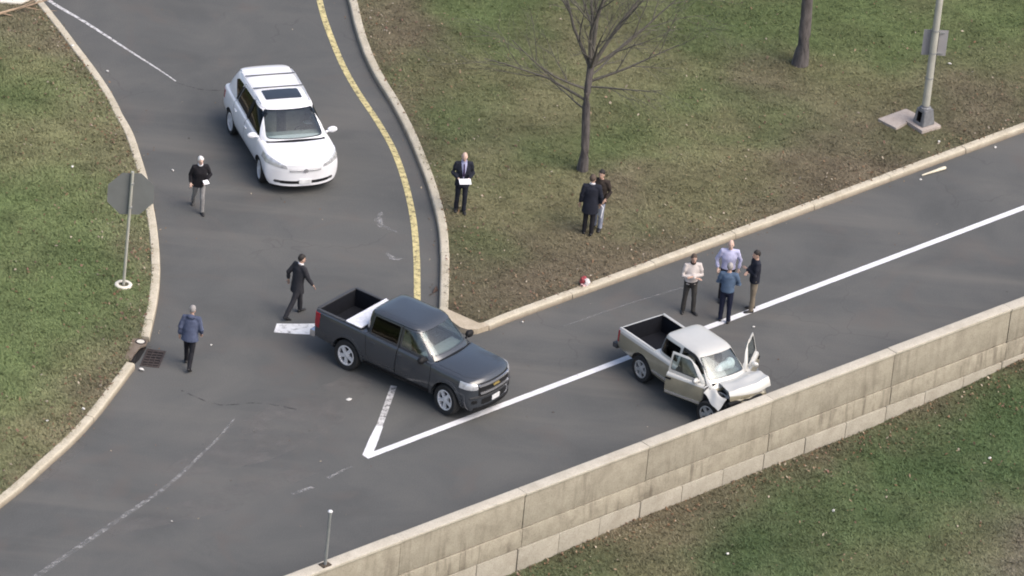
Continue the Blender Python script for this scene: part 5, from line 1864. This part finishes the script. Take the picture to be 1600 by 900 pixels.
C_['hair_grey'] = plain('grey_hair', (0.30, 0.28, 0.27), 0.85)
C_['tie_dark'] = cloth('dark_tie_cloth', (0.05, 0.035, 0.075))
C_['black'] = M['black']
PAPER = plain('paper', (0.82, 0.82, 0.84), 0.8, var=0.03)

def held(name, label, cat, root, up, k, drop, lo, hi, bevel=0.004, rot=(0, 0, 0), mat=None, at=(0, 0, 0)):
    """a thing in someone's hand, top-level, placed in that person's space"""
    R_ = Matrix.Rotation(rot[2], 4, 'Z') @ Matrix.Rotation(rot[1], 4, 'Y') @ Matrix.Rotation(rot[0], 4, 'X')
    me = box_mesh(lo, hi, bevel)
    p = up(at)
    me.transform(Matrix.Scale(k, 4) @ Matrix.Translation((0, 0, -drop)) @ Matrix.Translation(p) @ R_)
    o = obj(name, me, mat or PAPER, None, smooth=30)
    o.location = root.location
    o.rotation_euler = root.rotation_euler
    return tag(o, label, cat)

FOLD = {'l': ((.06, .27, 1.17), (.235, -.06, 1.215)), 'r': ((.06, .27, 1.16), (.25, -.07, 1.165))}
# white-haired walker on the ramp
p = person('white-haired person in black jacket and grey trousers walking on the ramp', (-8.70, 2.72, 0), -78, 1.66, legs=((24, 14), (-16, 18)), top=C_['black_jacket'], bottom=C_['grey_trousers'], shoes=C_['shoe_black'],
           hair=C_['hair_white'], skin=M['skin_pale'], arms={'l': ((-.02, .31, 1.19), (.20, .16, 1.08)), 'r': ((-.05, .27, 1.16), (.06, .26, .94))}, hem=.82, bulk=1.14, turn=18, collar=C_['collar_white'], seed=2)
held('paper', 'white paper held by the white-haired walker', 'paper', *p, (-.05, -.10, -.01), (.09, .07, .01), rot=(0, .5, .4), at=(.26, .16, 1.09))
# man in dark suit striding behind the slate pickup
p = person('man in dark suit with white collar striding behind the dark pickup', (-5.62, -2.66, 0), 42, 1.84, legs=((26, 22), (-24, 6)), top=C_['charcoal'], bottom=C_['charcoal'], shoes=C_['shoe_black'], hair=C_['hair_dark'],
           arms={'r': ((.10, .27, 1.19), (.26, .30, 1.00)), 'l': ((-.13, .27, 1.19), (-.06, .30, .96))}, hem=.74, bulk=1.10, collar=C_['collar_white'], turn=-14, lean=5, seed=3)
# man in slate blue jacket by the drain
p = person('man in slate blue jacket and black trousers walking away beside the storm drain', (-8.15, -5.93, 0), 82, 1.76, legs=((18, 8), (-12, 22)), top=C_['blue_jacket'], bottom=C_['dark_trousers'], shoes=C_['shoe_black'], hair=C_['hair_grey'],
           arms={'r': ((-.02, .29, 1.17), (.14, .27, 1.00)), 'l': ((-.06, .27, 1.16), (.02, .28, .93))}, hem=.82, bulk=1.24, hood=True, lean=8, seed=4, head_pitch=14)
# man reading a paper on the grass
p = person('man in open navy suit and blue shirt reading a paper by the island kerb', (-1.62, 3.82, LAWN_Z), -82, 1.82, legs=((3, 3), (-4, 5)), top=C_['navy_suit'], bottom=C_['navy_suit'], shoes=C_['shoe_black'], hair=C_['hair_grey'], hair_style='bald', skin=M['skin_pale'],
           arms={'l': ((-.02, .27, 1.16), (.235, .13, 1.10)), 'r': ((-.02, .28, 1.16), (.235, .13, 1.09))}, hem=.78, bulk=1.08, shirt=C_['blue_shirt'], collar=C_['blue_shirt'], tie=C_['tie_dark'], seed=5, head_pitch=24)
held('paper', 'white sheet of paper in the hands of the man by the island kerb', 'paper', *p, (-.08, -.16, -.006), (.12, .16, .006), rot=(0, .35, .1), at=(.36, .02, 1.10))
# two men under the tree
p = person('man in long dark coat seen from behind, standing under the tree', (1.90, 3.22, LAWN_Z), 88, 1.80, legs=((2, 3), (-2, 3)), top=C_['navy_suit'], bottom=C_['dark_trousers'], shoes=C_['shoe_black'], hair=C_['hair_brown'], collar=C_['collar_white'],
           arms={'r': ((-.02, .28, 1.16), (.05, .27, .92))}, hem=.66, bulk=1.16, turn=-20, seed=6, head_pitch=10)
held('folder', 'white folder hanging in the hand of the man in the long coat', 'folder', *p, (-.11, -.012, -.30), (.11, .012, .02), rot=(0.12, .0, .5), at=(.07, -.30, .84))
p = person('man in dark brown jacket and pale jeans facing the man in the long coat', (2.14, 3.60, LAWN_Z), -110, 1.80, legs=((3, 3), (-3, 3)), top=C_['brown_jacket'], bottom=C_['jeans'], shoes=C_['shoe_black'], hair=C_['hair_dark'], skin=M['skin'],
           arms={'l': ((-.02, .28, 1.17), (.16, .22, 1.02))}, hem=.82, bulk=1.10, seed=7)
# the four men by the lane line
p = person('man in off-white shirt with folded arms, leftmost of four men in the lane', (4.73, -0.42, 0), -76, 1.76, legs=((3, 2), (-3, 3)), stance=.15, foot=(22, 18), top=C_['white_shirt'], top_name='shirt', bottom=C_['olive_grey'], shoes=C_['shoe_black'], hair=C_['hair_brown'],
           arms=FOLD, hem=.90, bulk=1.03, seed=8, belt=C_['black'], collar=C_['brown_jacket'])
held('holster', 'small black pouch on the belt of the man in the off-white shirt', 'pouch', *p, (-.02, -.06, -.10), (.04, .06, .04), .015, mat=M['black'], at=(.15, -.02, .93))
p = person('man in lavender shirt facing the camera, behind the man in the blue sweater', (5.70, 0.40, 0), -86, 1.86, legs=((2, 2), (-2, 2)), stance=.13, top=C_['lavender'], top_name='shirt', bottom=C_['dark_trousers'], shoes=C_['shoe_black'], hair=C_['hair_grey'], hair_style='bald', skin=M['skin_pale'],
           arms={'l': ((-.04, .30, 1.17), (.06, .26, .97)), 'r': ((-.06, .31, 1.18), (.05, .27, .97))}, hem=.93, bulk=1.06, seed=9, belt=C_['black'])
p = person('man in steel blue sweater and navy trousers seen from behind on the lane line', (5.70, -0.74, 0), 84, 1.76, legs=((2, 2), (-2, 2)), stance=.12, top=C_['steel_blue'], top_name='sweater', bottom=C_['navy_trousers'], shoes=C_['shoe_black'], hair=C_['hair_grey'],
           arms={'l': ((.03, .29, 1.17), (.22, .02, 1.17)), 'r': ((.03, .31, 1.17), (.22, .02, 1.14))}, hem=.92, bulk=1.08, seed=10)
p = person('man in navy jacket and khaki trousers with folded arms, rightmost of the four men', (6.42, 0.02, 0), -168, 1.82, legs=((3, 2), (-2, 4)), stance=.12, top=C_['navy_suit'], bottom=C_['khaki'], shoes=C_['shoe_black'], hair=C_['hair_dark'],
           arms=FOLD, hem=.86, bulk=1.08, seed=11, turn=12)
# ------------------------------------------------------------------ grass blades and fallen leaves (nobody could count them)
VIEW = [(-17.5, 17.5), (17, 25.5), (17, -15.5), (-13.5, -20.5)]
def scatter(n, box, poly, extra=None):
    x = rng.uniform(box[0], box[1], n)
    y = rng.uniform(box[2], box[3], n)
    k = inside(x, y, poly) & inside(x, y, VIEW)
    if extra is not None:
        k &= extra(x, y)
    return x[k], y[k]

def blades(name, x, y, z, tint, label, h=(.045, .095), w=.015, per=3, flop=.8):
    n = len(x)
    X = np.repeat(x, per) + rng.normal(0, .022, n * per)
    Y = np.repeat(y, per) + rng.normal(0, .022, n * per)
    Z = np.repeat(z, per)
    C = np.repeat(tint, per, 0) * rng.uniform(.88, 1.14, (n * per, 1))
    m = n * per
    a = rng.uniform(0, 2 * math.pi, m)
    H = rng.uniform(h[0], h[1], m)
    fl = rng.uniform(.45, flop + .1, m)
    dx, dy = np.cos(a), np.sin(a)
    ww = w * rng.uniform(.6, 1.5, m)
    V = np.zeros((m, 3, 3))
    V[:, 0] = np.stack([X - dy * ww, Y + dx * ww, Z - .01], 1)
    V[:, 1] = np.stack([X + dy * ww, Y - dx * ww, Z - .01], 1)
    V[:, 2] = np.stack([X + dx * H * fl * 1.5, Y + dy * H * fl * 1.5, Z + H * (1 - .6 * fl)], 1)
    me = bpy.data.meshes.new(name)
    me.vertices.add(m * 3)
    me.vertices.foreach_set('co', V.ravel())
    me.loops.add(m * 3)
    me.loops.foreach_set('vertex_index', np.arange(m * 3))
    me.polygons.add(m)
    me.polygons.foreach_set('loop_start', np.arange(m) * 3)
    me.polygons.foreach_set('loop_total', np.full(m, 3))
    me.update()
    at = me.color_attributes.new('tint', 'FLOAT_COLOR', 'POINT')
    at.data.foreach_set('color', np.concatenate([np.repeat(C, 3, 0), np.ones((m * 3, 1))], 1).ravel())
    return tag(obj(name, me, M['blade']), label, 'grass', kind='stuff')

def lawn_height(x, y):
    return LAWN_Z + .05 * (fbm(x, y, 1.6, 4) - .5)

def thin(x, y, seed, lo=.9):
    """clumps: keep more blades where the noise is high"""
    f = fbm(x, y, .30, seed)
    return rng.random(len(x)) < np.clip((f - .30) * 3.2, lo * .4, 1)

for nm, poly, lab in (('lawn_left', lawn_left_poly, 'short patchy winter grass on the left verge'), ('lawn_island', lawn_island_poly, 'short dry winter grass on the island between the roads')):
    x, y = scatter(330000 if nm == 'lawn_island' else 330000, (-18, 17, -20, 25) if nm == 'lawn_island' else (-18, -8.8, -20, 18), poly)
    k = thin(x, y, 31)
    x, y = x[k], y[k]
    t = veg_colour(x, y)
    blades('grass', x, y, lawn_height(x, y), t * 1.08, lab)
x, y = scatter(200000, (-6, 17, -20, 3), [(-60, -60), (60, -60), (60, 60), (-60, 60)], lambda x, y: wall_d(x, y) > .04)
k = thin(x, y, 33)
x, y = x[k], y[k]
blades('grass', x, y, low_z(x, y), veg_colour(x, y, True) * 1.08, 'green winter grass below the concrete wall', h=(.05, .11))

def leaves(name, x, y, z, label, s=(.022, .052)):
    n = len(x)
    a, b = rng.uniform(0, 2 * math.pi, n), rng.normal(0, .45, n)
    c_ = rng.normal(0, .45, n)
    L = rng.uniform(*s, n)
    V = np.zeros((n, 4, 3))
    for k_, (u, v) in enumerate(((-1, 0), (0, -.55), (1, 0), (0, .55))):
        px, py = u * L, v * L
        V[:, k_, 0] = x + px * np.cos(a) - py * np.sin(a)
        V[:, k_, 1] = y + px * np.sin(a) + py * np.cos(a)
        V[:, k_, 2] = z + px * b + py * c_ + .02 + .01 * (k_ % 2)
    me = bpy.data.meshes.new(name)
    me.vertices.add(n * 4); me.vertices.foreach_set('co', V.ravel())
    me.loops.add(n * 4); me.loops.foreach_set('vertex_index', np.arange(n * 4))
    me.polygons.add(n)
    me.polygons.foreach_set('loop_start', np.arange(n) * 4)
    me.polygons.foreach_set('loop_total', np.full(n, 4))
    me.update()
    pal = np.array([(0.16, 0.095, 0.055), (0.20, 0.125, 0.075), (0.24, 0.175, 0.115), (0.11, 0.070, 0.050), (0.34, 0.29, 0.22), (0.19, 0.11, 0.085)])
    C = pal[rng.choice(len(pal), n, p=[.20, .20, .22, .14, .14, .10])] * rng.uniform(.75, 1.25, (n, 1))
    at = me.color_attributes.new('tint', 'FLOAT_COLOR', 'POINT')
    at.data.foreach_set('color', np.concatenate([np.repeat(C, 4, 0), np.ones((n * 4, 1))], 1).ravel())
    return tag(obj(name, me, M['blade']), label, 'leaves', kind='stuff')

def drift(x, y, lines, reach):
    d = np.min([dist_poly(x, y, l) for l in lines], 0)
    return rng.random(len(x)) < np.exp(-d / reach) * (.25 + fbm(x, y, .8, 41)) + .05
x, y = scatter(22000, (-18, -8.8, -20, 18), lawn_left_poly)
k = drift(x, y, (LK1, LK2), .7)
leaves('fallen_leaves', x[k], y[k], lawn_height(x[k], y[k]) + .02, 'brown fallen leaves along the left kerb')
x, y = scatter(70000, (-18, 17, -20, 25), lawn_island_poly)
k = drift(x, y, (IK, IK2), .8)
leaves('fallen_leaves', x[k], y[k], lawn_height(x[k], y[k]) + .02, 'brown fallen leaves over the grass island')
x, y = scatter(45000, (-6, 17, -20, 3), [(-60, -60), (60, -60), (60, 60), (-60, 60)], lambda x, y: wall_d(x, y) > .04)
d = wall_d(x, y)
k = rng.random(len(x)) < .9 * np.exp(-d / .55) * (.3 + fbm(x, y, .9, 43)) + .6 * np.clip((fbm(x, y, 1.3, 44) - .55) * 5, 0, 1) * np.exp(-d / 2.6) + .010
leaves('fallen_leaves', x[k], y[k], low_z(x[k], y[k]) + .02, 'brown fallen leaves below the concrete wall')
# grit and leaf crumbs in the gutters
x = rng.uniform(-14, 15, 60000)
y = rng.uniform(-14, 18, 60000)
d = np.min([dist_poly(x, y, l) for l in (LK1, LK2, IK, IK2)], 0)
k = ~inside(x, y, lawn_left_poly) & ~inside(x, y, lawn_island_poly) & (wall_d(x, y) < -.5) & inside(x, y, VIEW) & (d > .15) & (rng.random(60000) < .16 * np.exp(-(d - .15) / .12) + .004)
leaves('gutter_leaves', x[k], y[k], np.full(k.sum(), -.012), 'leaf crumbs lying in the gutters and on the road', s=(.012, .038))
bpy.data.objects.remove(_ta)
bpy.data.objects.remove(_tb)
